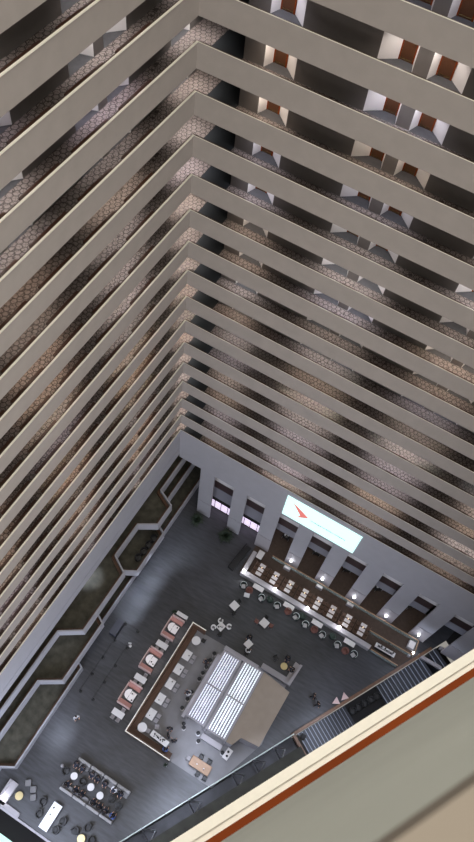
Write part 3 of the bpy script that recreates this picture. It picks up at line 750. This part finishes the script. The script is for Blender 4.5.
# ---------------------------------------------------------------- lit pergolas of the market kitchen
SLATM = mat('lavender_slat', (.30, .28, .35), .6)
TUBEL = mat('tube_lamp_violet', (1, 1, 1), .5, emit=(.62, .63, .92), estr=.72)
def pergola(x0, x1, y0, y1, lab, nsl, zt=2.8, tm=None):
    o = thing('pergola', lab, 'pergola', (x0, y0, 0)); w = x1-x0; L_ = y1-y0; mid = L_*.5
    for a in (0, w-.12):
        for c in (0, mid-.06, L_-.12): MB().box(a, c, 0, a+.12, c+.12, zt).build('post', LAV, o)
    b = MB()
    for a in (0, w-.16): b.box(a, 0, zt, a+.16, L_, zt+.18)
    for c in (0, mid-.07, L_-.14): b.box(.16, c, zt, w-.16, c+.14, zt+.16)
    b.build('roof_frame', LAV, o)
    st = (w-.32)/nsl
    for i in range(nsl):
        a = .16+st*(i+.5)
        for c0, c1 in ((.16, mid-.09), (mid+.09, L_-.16)):
            MB().box(a-st*.20, c0, zt+.02, a+st*.20, c1, zt+.10).build('light_tube', tm or TUBE, o)
    b = MB()
    for i in range(nsl+1):
        a = .16+st*i
        for c0, c1 in ((.15, mid-.08), (mid+.08, L_-.15)): b.box(a-st*.19, c0, zt-.02, a+st*.19, c1, zt+.13)
    b.build('slat_roof', SLATM, o)
    return o
pergola(13.75, 15.85, -20.1, -12.75, 'left slatted pergola of white light tubes beside the bar counter', 7, tm=TUBEL)
pergola(16.05, 18.35, -20.15, -12.55, 'right slatted pergola of white light tubes beside the tan roof', 7)
for x, y in ((14.8, -14.6), (14.8, -18.2), (17.2, -14.5), (17.2, -18.2)):
    light('POINT', 'kitchen_lamp', (x, y, 2.3), 45, (.85, .9, 1), .3)
def counter(x0, y0, x1, y1, h, lab, tm=LAV, bm_=GREYF, name='counter'):
    o = thing(name, lab, 'counter', (x0, y0, 0)); w, d = x1-x0, y1-y0
    MB().box(0, 0, h-.06, w, d, h, bev=.01).build('countertop', tm, o); MB().box(.06, .06, 0, w-.06, d-.06, h-.06).build('base', bm_, o); return o
counter(13.3, -20.15, 13.62, -13.0, 1.12, 'narrow lavender bar counter along the left pergola')
counter(14.35, -19.4, 14.9, -13.4, .9, 'white work counter under the left pergola', WHITE)
counter(16.7, -19.4, 17.5, -13.3, .9, 'white island counter under the right pergola', WHITE)
counter(13.6, -12.3, 17.6, -11.85, 1.3, 'lavender counter closing the head of both pergolas')
counter(16.0, -20.9, 18.3, -20.35, 1.0, 'low grey counter at the foot of the right pergola')
o = thing('kiosk', 'closed kitchen kiosk with flat tan roof beside the right pergola', 'kiosk', (0, 0, 0))
b = MB(); b.prism([(18.45, -12.55), (21.45, -12.95), (21.3, -18.85), (19.4, -19.05), (19.0, -20.0), (18.45, -20.1)], 0, 2.7); b.build('walls', LAV, o)
b = MB(); b.prism([(18.4, -12.5), (21.55, -12.9), (21.38, -18.9), (19.48, -19.1), (19.05, -20.1), (18.4, -20.15)], 2.7, 2.86); b.build('roof', TAN, o)
r = thing('bar_stool', '', 'stool')
MB().lathe([(.17, .7), (.2, .74), (.2, .8), (.16, .83)], 0, 0, 14).build('seat', BLACK, r, True); MB().cyl(0, 0, .03, .7, .03, 8).build('pole', STEEL, r); MB().cyl(0, 0, 0, .03, .2, 14).build('base', STEEL, r)
ST = Proto(r)
for i, y in enumerate((-13.1, -13.9, -14.7, -15.4, -16.1, -17.6, -18.4, -19.4)):
    ST.place((12.95, y, .012), 0, 'black bar stool on the outside of the bar counter, %s from its head' % ORD[i], 'bar stools')
for i, (x, y) in enumerate(((15.6, -20.6), (16.0, -21.2), (18.6, -20.9), (14.1, -20.9), (13.9, -20.6))):
    ST.place((x, y, .012), 0, 'black stool at the foot of the pergolas, %s' % ('by the middle post', 'nearer the brown table', 'by the tan kiosk', 'by the left post, inner', 'by the left post, outer')[i], 'stools at the pergola foot')
# kitchen gear
for i, (x, y, m_) in enumerate(((14.6, -14.0, BLACK), (14.6, -15.1, PALEPINK), (14.6, -16.7, BLACK), (14.6, -18.6, DGREEN), (17.1, -14.2, STEEL), (17.1, -15.6, BLACK), (17.1, -16.6, WHITE), (17.1, -17.9, STEEL), (17.1, -18.9, BLACK))):
    b = MB(); b.box(-.22, -.18, 0, .22, .18, .24, bev=.03); b.lathe([(.1, .24), (.14, .30), (.05, .36)], 0, 0, 12)
    tag(b.build('coffee_machine', m_, None, False, (x, y, .9)), 'kitchen appliance on the %s counter under the slats, %s from its head' % (('left', 'right')[x > 16], ORD[i if i < 4 else i-4]), 'appliance', 'appliances under the pergolas')
o = thing('service_cart', 'small white cart with dark dishes at the foot of the tan kiosk', 'cart', (19.1, -20.75, .012), -.1)
MB().box(-.3, -.55, .8, .3, .55, .85, bev=.02).build('tabletop', WHITE, o)
for x in (-.25, .25):
    for y in (-.48, .48): MB().cyl(x, y, 0, .8, .02, 6).build('leg', STEEL, o)
for q in ((-.05, .2), (.05, -.2)): MB().lathe([(.1, .85), (.12, .9), (.04, .93)], q[0], q[1], 12).build('dish', BLACK, o, True)
# brown table with chairs
o = thing('dining_table', 'light brown oak table with rounded ends below the kitchen', 'table', (17.35, -23.0, .012), 0)
MB().box(-1.1, -.48, .7, 1.1, .48, .76, bev=.05).build('tabletop', OAK, o)
for x in (-.8, .8): MB().box(x-.05, -.3, 0, x+.05, .3, .7).build('leg', BLACK, o)
crockery(17.35, -23.0, .775, 3, 1.4, .5, 'small cup on the light brown oak table', 'cups on the oak table')
for x, y, rz, lab in ((17.0, -22.25, 0, 'black chair on the kitchen side of the oak table, left'), (17.95, -22.25, 0, 'black chair on the kitchen side of the oak table, right'), (17.5, -23.75, PI, 'black chair on the open side of the oak table'), (18.3, -23.72, PI, 'black chair on the open side of the oak table, nearest the glass guard')):
    BCH.place((x, y, .012), rz, lab, 'black chairs round the oak table')
SCG.place((16.0, -23.0, .012), PI/2, 'pale grey chair at the end of the oak table')
# L sofa and gold table
o = thing('sofa', 'lavender grey L-shaped sofa behind the tan kiosk', 'sofa')
b = MB(); b.prism([(17.85, -11.75), (17.85, -11.15), (20.65, -11.15), (20.75, -9.25), (21.5, -9.35), (21.3, -11.75)], .1, .44); b.build('seat', LAV, o)
b = MB(); b.prism([(17.85, -11.8), (17.85, -11.55), (21.05, -11.6), (21.3, -9.33), (21.55, -9.33), (21.35, -11.85)], .1, .84); b.build('backrest', LAV, o)
r = thing('round_table', '', 'table'); MB().lathe([(.36, .57), (.38, .59), (.36, .61)], 0, 0, 22).build('tabletop', GOLD, r); MB().cyl(0, 0, .02, .57, .04, 10).build('pedestal', BLACK, r); MB().cyl(0, 0, 0, .03, .22, 14).build('base', BLACK, r)
GT = Proto(r); GT.place((19.9, -10.35, 0), 0, 'round gold table inside the L-shaped sofa', 'gold tables')
BCH.place((18.75, -10.0, 0), 1, 'black chair left of the gold table by the sofa')
GT.place((4.0, -33.95, 0), 0, 'round gold table beside the corner bench at the lower left', 'gold tables')
GT.place((11.1, -33.9, 0), 0, 'round gold table at the bottom edge near grey armchairs', 'gold tables')

# ---------------------------------------------------------------- queue posts and podium
r = thing('stanchion', '', 'stanchion'); MB().lathe([(.17, 0), (.17, .02), (.05, .05)], 0, 0, 14).build('base', BLACK, r); MB().cyl(0, 0, .04, .92, .03, 8).build('pole', BLACK, r); MB().cyl(0, 0, .9, 1.0, .05, 10).build('head', BLACK, r)
SP = Proto(r); YS = (-15.25, -17.25, -19.4, -21.3, -23.3)
for j, x in enumerate((3.2, 4.75)):
    for i, y in enumerate(YS): SP.place((x, y, 0), 0, 'black queue post in the %s row, %s from the podium end' % (('terrace side', 'booth side')[j], ORD[i]), 'queue posts')
def belt(a, c, lab):
    b = MB(); a = Vector(a); c = Vector(c); n = 8; pts = []
    d = (c-a).normalized(); nn = Vector((-d.y, d.x, 0))*.012
    for i in range(n):
        t0, t1 = i/n, (i+1)/n; z0 = .93-.10*math.sin(PI*t0); z1 = .93-.10*math.sin(PI*t1); p, q = a.lerp(c, t0), a.lerp(c, t1)
        v = [b.bm.verts.new(u) for u in (Vector((p.x, p.y, z0-.05))-nn, Vector((q.x, q.y, z1-.05))-nn, Vector((q.x, q.y, z1))-nn, Vector((p.x, p.y, z0))-nn, Vector((p.x, p.y, z0-.05))+nn, Vector((q.x, q.y, z1-.05))+nn, Vector((q.x, q.y, z1))+nn, Vector((p.x, p.y, z0))+nn)]
        for f in ((0, 1, 2, 3), (7, 6, 5, 4), (3, 2, 6, 7), (1, 0, 4, 5)): b.bm.faces.new([v[k] for k in f])
    tag(b.build('queue_belt', BLACK), lab, 'belt', 'queue belts')
for j, x in enumerate((3.2, 4.75)):
    for i in range(1, 4 if j == 0 else 4): belt((x, YS[i]-.04, 0), (x, YS[i+1]+.04, 0), 'black queue belt in the %s row, %s from the podium' % (('terrace side', 'booth side')[j], ORD[i-1]))
belt((3.25, YS[0], 0), (4.7, YS[0], 0), 'black queue belt across at the far end, beside the podium')
belt((3.25, YS[1], 0), (4.7, YS[1], 0), 'black queue belt across on the sign side of the podium')
o = thing('podium', 'dark slate podium counter beside the queue posts', 'counter', (2.75, -16.2, 0))
MB().box(-.38, -.85, 0, .38, .85, 1.02, bev=.02).build('body', mat('slate_podium', (.035, .037, .05), .6), o); MB().box(-.4, -.87, 1.02, .4, .87, 1.06, bev=.01).build('top', mat('podium_top', (.05, .052, .07), .5), o)
o = thing('menu_sign', 'small white sign on a stand beside a queue post', 'sign', (4.9, -16.9, 0), .5)
MB().box(-.16, -.02, 1.0, .16, .02, 1.42, bev=.005).build('panel', WHITE, o); MB().cyl(0, 0, .02, 1.0, .02, 8).build('pole', STEEL, o); MB().cyl(0, 0, 0, .02, .16, 12).build('base', WHITE, o)

# ---------------------------------------------------------------- lower left lounge
o = None
for sg, y, nm in ((1, -28.75, 'far'), (-1, -31.15, 'near')):
    for i in range(4):
        x = 7.55+1.52*i
        r = thing('sofa', 'grey sofa of the dark group, %s row, %s from the left' % (nm, ORD[i]), 'sofa', (x, y, 0), 0 if sg > 0 else PI, 'grey sofas in two rows')
        MB().box(-.70, -.30, 0, .70, .3, .44, bev=.10).build('seat', GREYF, r); MB().box(-.72, .14, .3, .72, .42, .82, bev=.08).build('backrest', mat('sofa_back', (.33, .32, .32), .8), r)
r = thing('round_table', '', 'table'); MB().lathe([(.33, .71), (.34, .73), (.33, .75)], 0, 0, 24).build('tabletop', WHITE, r); MB().cyl(0, 0, .02, .71, .04, 10).build('pedestal', BLACK, r); MB().cyl(0, 0, 0, .03, .22, 16).build('base', BLACK, r)
RTS = Proto(r)
for i, (x, y) in enumerate(((7.41, -29.97), (9.34, -29.94), (10.51, -30.09))):
    RTS.place((x, y, 0), 0, 'round white table among the dark seats, %s from the left' % ORD[i], 'round tables of the dark group')
for i, (x, y) in enumerate(((8.38, -29.9), (11.55, -29.75), (12.45, -29.9), (6.45, -30.0))):
    DARKARM.place((x, y, 0), (PI, -PI/2, -PI/2, PI/2)[i], 'black tub chair in the dark group, %s' % ('between the first and second round table', 'just right of the last round table', 'at the right end', 'at the left end')[i], 'black tub chairs between the sofas')
o = thing('communal_table', 'bright white oblong table at the lower left edge of the lobby', 'table', (7.6, -33.85, 0), 0)
MB().box(-.46, -1.22, .72, .46, 1.22, .78, bev=.01).build('tabletop', mat('gloss_white', (.85, .87, .92), .3), o)
for y in (-1.0, 1.0): MB().box(-.3, y-.05, 0, .3, y+.05, .72).build('leg', STEEL, o)
light('SPOT', 'table_spot', (7.6, -33.85, 6.5), 200, (.9, .95, 1), .1, None, math.radians(28), blend=1)
crockery(7.6, -33.9, .785, 4, .5, 1.8, 'small dish on the bright white oblong table', 'dishes on the white oblong table')
o = thing('bench', 'lavender corner bench with a bright lamp at the lower left', 'bench', (3.1, -34.3, 0), 0)
MB().box(-.5, -1.1, .08, .2, 1.1, .44, bev=.04).build('seat', LAV, o); MB().box(-.5, -1.2, .08, 1.9, -.75, .44, bev=.04).build('side_seat', LAV, o); MB().box(-.7, -1.2, .08, -.48, 1.1, .8, bev=.04).build('backrest', LAV, o)
downlamp(2.85, -34.75, .46, 'bright round lamp standing on the lavender corner bench', .17, 22)
r = thing('ottoman', '', 'stool'); MB().box(-.28, -.28, .06, .28, .28, .42, bev=.06).build('cushion', GREYF, r); 
for x in (-.2, .2):
    for y in (-.2, .2): MB().cyl(x, y, 0, .08, .025, 6).build('leg', BLACK, r)
OT = Proto(r)
for x, y, lab in ((4.0, -32.65, 'grey square ottoman farthest up from the lower left gold table'), (5.16, -33.4, 'grey square ottoman right of the lower left gold table'), (4.75, -32.85, 'grey square ottoman midway between the other two')): OT.place((x, y, 0), .6, lab, 'square ottomans')
for i, (x, y) in enumerate(((6.25, -33.2), (6.55, -34.2), (8.75, -33.6), (8.6, -34.5))):
    DARKARM.place((x, y, 0), (PI/2, PI/2, -PI/2, -PI/2)[i], 'black tub chair at the bright oblong table, %s' % ('left side upper', 'left side lower', 'right side upper', 'right side lower')[i], 'tub chairs at the oblong table')
for i, (x, y) in enumerate(((10.2, -33.7), (11.1, -32.85), (12.0, -33.5))):
    DARKARM.place((x, y, 0), i*1.3, 'black tub chair round the bottom edge gold table, %s from the left' % ORD[i], 'tub chairs at the bottom gold table')
o = thing('ottoman', 'small round grey pouf alone between queue posts and dark group', 'stool', (5.83, -29.82, 0)); MB().lathe([(.12, 0), (.17, .08), (.17, .34), (.1, .4)], 0, 0, 14).build('cushion', LAV, o, True)
structure(MB().prism([(-2.5, -35.7), (9.5, -35.7), (9.5, -35.5), (-2.5, -35.5)], -.5, .25).build('trim_20', mat('lavender_curb', (.42, .40, .43), .6)))
o = MB().box(3.2, -38.6, -4.2, 5.4, -37.6, -4.1).build('light_panel', mat('cyan_panel', (.5, .7, .65), .5, emit=(.6, .9, .82), estr=.7)); tag(o, 'pale green lit panel down in the dark pit at lower left corner', 'lamp')

# ---------------------------------------------------------------- near edge: glass guard with braces, stairs
o = thing('glass_guard', 'green glass guard with triangular steel braces along the lobby edge', 'railing')
for i in range(8):
    s0 = -3.0+2.42*i; s1 = s0+2.36
    if s1 > 16.5: break
    MB().prism([near2(s0, -2.97), near2(s1, -2.97), near2(s1, -2.93), near2(s0, -2.93)], .05, 1.02).build('glass_panel', GLASS, o)
    MB().prism([near2(s0, -3.0), near2(s1, -3.0), near2(s1, -2.9), near2(s0, -2.9)], 1.02, 1.08).build('top_rail', mat('pale_green_rail', (.50, .58, .53), .4), o)
    if i % 2 == 0 or i == 5:
        b = MB()
        b.tube([near(s1, -2.93, 1.05), near(s1+.1, -1.5, .1)], .06); b.tube([near(s1, -2.93, 1.05), near(s1+1.1, -2.2, .0)], .06); b.tube([near(s1+.1, -1.5, .1), near(s1+1.1, -2.2, .0)], .06)
        b.build('brace', STEEL, o)
# stairs: wood-clad well with two flights of pale nosed steps and a landing with seats
def strip(s0, s1, e0, e1): return [near2(s0, e0), near2(s1, e0), near2(s1, e1), near2(s0, e1)]
b = MB(); b.prism(strip(16.35, 34.2, -3.15, -2.85), 0, .5); b.prism(strip(16.2, 16.5, -3.15, .05), 0, .5)
ob = b.build('stair_wall', mat('stair_wood', (.16, .085, .05), .5, noise=.25, scale=4)); tag(ob, 'brown wood wall edging the grooved stairs', 'wall')
structure(MB().prism(strip(16.4, 36.5, -2.85, 1.5), -3.0, -2.7).build('floor', DARK))
TREAD = mat('dark_tread', (.03, .033, .045), .5); NOSE = mat('pale_nosing', (.26, .29, .36), .4)  # pale nosing colour stands in for blue-lit step edges
def flight(s0, s1, z0, z1, lab):
    n = int((s1-s0)/.42); o = thing('stairs', lab, 'stairs')
    for i in range(n):
        a = s0+(s1-s0)*i/n; c = s0+(s1-s0)*(i+1)/n; z = z0+(z1-z0)*(i+.5)/n
        MB().prism(strip(a, c-.001, -2.8, .04), -2.68, z).build('step', TREAD, o)
        MB().prism(strip(a, a+.10, -2.78, .03), z+.001, z+.02).build('nosing', NOSE, o)
flight(16.9, 23.2, -.1, -2.2, 'lower flight of dark steps with pale blue nosings, nearer the glass guard')
flight(27.4, 32.9, -2.2, -.1, 'upper flight of dark steps with pale nosings, nearer the columns')
flight(33.8, 34.7, -.1, .4, 'short dark flight beyond the white beam by the last columns')
light('AREA', 'stair_fill', near(20, -2.0, 5.5), 240, COOL, 1.6)  # area fill added over the flights, no fixture there
light('AREA', 'stair_fill', near(31, -2.2, 5.5), 110, COOL, 1.6)
for i in range(5):
    p = near(23.7+.8*i, -1.9, -2.69)
    DARKARM.place(p, .5, 'dark seat on the landing between the stair flights, %s from the glass guard' % ORD[i], 'seats on the stair landing')
for i, (x, y) in enumerate(((31.9, -1.75), (33.6, .25))):
    ob = MB().box(x, y, 0, x+2.7, y+.34, .4).build('stair_beam', LAV); tag(ob, ('pale beam across the stairs between the flights', 'pale beam across the far end of the stairs')[i], 'beam', 'pale stair beams')
downlamp(*near2(32.3, -3.55), .0, 'bright ball lamp at the meeting of rails and stairs', .15, 10)
basket(*near2(31.6, -3.6), 'small pale box beside the stair ball lamp', .3, .3)
o = thing('waste_bin', 'black bin at the lower end of the grooved stairs', 'bin', near(17.1, -2.3, -.2)); MB().box(-.25, -.25, 0, .25, .25, .9, bev=.04).build('body', BLACK, o); MB().box(-.2, -.2, .9, .2, .2, .93).build('lid', DARK, o)
for i, (s, e) in enumerate(((21.9, -3.55), (22.9, -3.5))):
    p = near(s, e)
    o = thing('easel_board', 'small pale angled board on the lobby side of the stair wall, %s' % ('nearer the guard', 'nearer the columns')[i], 'board', p, .5+.3*i, 'pale angled boards')
    b = MB(); b.prism([(-.42, -.3), (.42, -.3), (.1, .4)], .62, .66); b.build('panel', PALEPINK, o); MB().cyl(0, -.05, 0, .62, .03, 8).build('stand', BLACK, o)

# ---------------------------------------------------------------- people
def skinmesh(name, verts, edges, rad, m_, parent, root=0, sub=1):
    me = bpy.data.meshes.new(name); me.from_pydata([tuple(v) for v in verts], edges, []); me.materials.append(m_)
    o = bpy.data.objects.new(name, me); COL.objects.link(o)
    md = o.modifiers.new('skin', 'SKIN'); md.use_smooth_shade = True
    if not me.skin_vertices: return o
    for i, r in enumerate(rad): me.skin_vertices[0].data[i].radius = (r, r) if not isinstance(r, tuple) else r
    me.skin_vertices[0].data[root].use_root = True
    s_ = o.modifiers.new('sub', 'SUBSURF'); s_.levels = sub; s_.render_levels = sub
    if parent: o.parent = parent
    return o
def person(jacket, trouser, hair, pose):
    """facing -y; pose 'stand', 'walk' or 'sit'"""
    r = thing('person', '', 'person')
    hz = .92 if pose != 'sit' else .50
    if pose == 'sit':
        kn = [(-.11, -.42, .50), (.11, -.44, .50)]; an = [(-.12, -.44, .10), (.12, -.40, .10)]
    elif pose == 'walk':
        kn = [(-.10, -.16, .50), (.10, .02, .50)]; an = [(-.10, -.22, .09), (.10, .30, .13)]
    else:
        kn = [(-.11, -.02, .50), (.11, -.02, .50)]; an = [(-.12, .02, .09), (.13, .02, .09)]
    P = [(0, 0, hz), (0, -.01, hz+.20), (0, 0, hz+.42), (0, 0, hz+.53), (0, -.01, hz+.60), (0, -.03, hz+.70), (0, -.03, hz+.77)]
    rad = [.135, .125, .14, .075, .055, .085, .07]
    E_ = [(0, 1), (1, 2), (2, 3), (3, 4), (4, 5), (5, 6)]
    sh = {}
    tr_v, tr_e, tr_r = [(0, 0, hz+.03), (0, 0, hz+.12)], [(0, 1)], [.15, .145]
    jk_v, jk_e, jk_r = [(0, 0, hz+.02), (0, -.01, hz+.20), (0, 0, hz+.43), (0, 0, hz+.52)], [(0, 1), (1, 2), (2, 3)], [.155, .145, .155, .07]
    for k, sx in enumerate((-1, 1)):
        n = len(P); ank = Vector(an[k]); toe = ank+Vector((0, -.16, -.05))
        P += [(sx*.10, 0, hz-.04), kn[k], an[k], tuple(toe)]; rad += [.085, .06, .042, .035]
        E_ += [(0, n), (n, n+1), (n+1, n+2), (n+2, n+3)]
        q = len(tr_v); tr_v += [(sx*.10, 0, hz-.05), kn[k], tuple(ank+Vector((0, 0, .05)))]; tr_r += [.10, .075, .06]; tr_e += [(0, q), (q, q+1), (q+1, q+2)]
        if pose == 'sit': el = (sx*.27, -.10, hz+.22); wr = (sx*.20, -.36, hz+.20)
        elif pose == 'walk': el = (sx*.27, .05*sx, hz+.20); wr = (sx*.27, -.12*sx-.05, hz-.02)
        else: el = (sx*.27, .03, hz+.19); wr = (sx*.24, -.16, hz+.06)
        n = len(P); P += [(sx*.19, 0, hz+.46), el, wr]; rad += [.06, .045, .03]; E_ += [(2, n), (n, n+1), (n+1, n+2)]
        q = len(jk_v); w2 = Vector(wr)*.93+Vector(el)*.07; jk_v += [(sx*.19, 0, hz+.46), el, tuple(w2)]; jk_r += [.075, .06, .045]; jk_e += [(2, q), (q, q+1), (q+1, q+2)]
        d = (Vector(wr)-Vector(el)).normalized(); sd = Vector((sx, 0, 0))
        pl = len(P); P.append(tuple(Vector(wr)+d*.06)); rad.append(.032); E_.append((n+2, pl))
        for f_, (off, L_) in enumerate(((.03, .07), (.012, .085), (-.008, .08), (-.027, .06))):
            a = len(P); b1 = Vector(wr)+d*.09+sd*off; P += [tuple(b1+d*L_*.45), tuple(b1+d*L_*.9+Vector((0, 0, -.02)))]; rad += [.009, .008]; E_ += [(pl, a), (a, a+1)]
        a = len(P); P += [tuple(Vector(wr)+d*.05-sd*.045+Vector((0, -.01, 0))), tuple(Vector(wr)+d*.09-sd*.055)]; rad += [.011, .009]; E_ += [(n+2, a), (a, a+1)]
    skinmesh('body', P, E_, rad, SKIN, r)
    skinmesh('jacket', jk_v, jk_e, jk_r, jacket, r); skinmesh('trousers', tr_v, tr_e, tr_r, trouser, r)
    hd = Vector((0, -.03, hz+.735))
    b = MB(); b.ball(hd+Vector((0, .025, .035)), .1, 1, 1.05, 1, 14, 10)
    bmesh.ops.delete(b.bm, geom=[v for v in b.bm.verts if v.co.y < hd.y-.045 and v.co.z < hd.z+.06 or v.co.z < hd.z-.05], context='VERTS')
    b.build('hair', hair, r, True)
    MB().ball(hd+Vector((0, -.098, -.02)), .016, .8, 1.2, 1.4, 8, 6).build('nose', SKIN, r, True)
    for sx in (-1, 1):
        MB().ball(hd+Vector((sx*.032, -.088, .005)), .009, 1, .6, .8, 8, 6).build('eye', WHITE, r, True)
        MB().ball(hd+Vector((sx*.09, .0, -.005)), .022, .5, .9, 1.3, 8, 6).build('ear', SKIN, r, True)
    MB().box(-.024, -.122, hd.z-.052, .024, -.108, hd.z-.045).build('mouth', RUST, r)
    for k in (0, 1):
        a = an[k]; MB().box(a[0]-.045, a[1]-.20, a[2]-.09, a[0]+.045, a[1]+.06, a[2]-.01, bev=.015).build('shoe', BLACK, r)
    return Proto(r)
PS = person(CLOTHB, DENIM, HAIR, 'stand'); PW = person(CLOTHB, CLOTHB, HAIR, 'walk'); PI_ = person(CLOTHB, DENIM, HAIR, 'sit')
PWH = person(CLOTHW, CLOTHB, HAIR, 'stand'); PBL = person(CLOTHBL, CLOTHB, HAIR, 'sit'); PSW = person(CLOTHW, DENIM, HAIR, 'sit')
PW.place((24.0, -11.45, 0), 2.2, 'person in black walking on the lobby floor, nearer the dining strip')
PW.place((24.75, -11.95, 0), 2.5, 'person in black walking on the lobby floor, nearer the stairs')
PWH.place((4.48, -25.6, 0), 1, 'person in white top standing alone beyond the queue posts')
PS.place((12.96, -21.7, .012), .4, 'person in black standing between banquette bend and left pergola')
PS.place((13.2, -22.35, .012), 2.4, 'person in black at the buffet table, left of the other')
PS.place((13.95, -22.45, .012), 3.6, 'person in black at the buffet table, nearer the kitchen')
PBL.place((13.6, -23.65, .0), PI, 'person in blue sitting on the banquette end behind the buffet table')
PI_.place((19.85, -9.35, 0), .1, 'person in black sitting across the gold table from the sofa')
BCH.place((19.85, -9.35, 0), .1, 'black chair under the person across the gold table')
PI_.place((20.95, -10.25, .0), -1.57, 'person in black sitting on the sofa arm beside the gold table')
PI_.place((15.3, -9.6, 0), -.1, 'person in black seated on the column side of the two-chair table')
PSW.place((15.8, -11.1, 0), PI-.2, 'person in pale top seated on the kitchen side of the two-chair table')
for row, y, rz, xs in (('far', -28.85, 0, (7.0, 7.75, 8.75, 9.45, 10.3, 11.4, 12.05)), ('near', -31.05, PI, (7.25, 8.3, 8.95, 10.3, 11.0, 11.75, 12.5))):
    for i, x in enumerate(xs):
        P_ = PSW if (row == 'far' and i == 5) else PBL if (row == 'near' and i == 6) else PI_
        P_.place((x, y, 0), rz+random.uniform(-.3, .3), 'person in %s on the %s sofa row, %s from the left' % ({PSW: 'a pale top', PBL: 'blue', PI_: 'black'}[P_], row, ORD[i]), 'people on the grey sofas')
PI_.place((12.9, -14.3, .32), -1.57, 'person in black on a stool at the bar counter, upper')
PSW.place((12.9, -17.9, .32), -1.57, 'person in pale top on a stool at the bar counter, lower')

# drop prototypes that were never used
for p in list(globals().values()):
    if isinstance(p, Proto) and not p.used:
        for ch in list(p.root.children): bpy.data.objects.remove(ch)
        bpy.data.objects.remove(p.root)
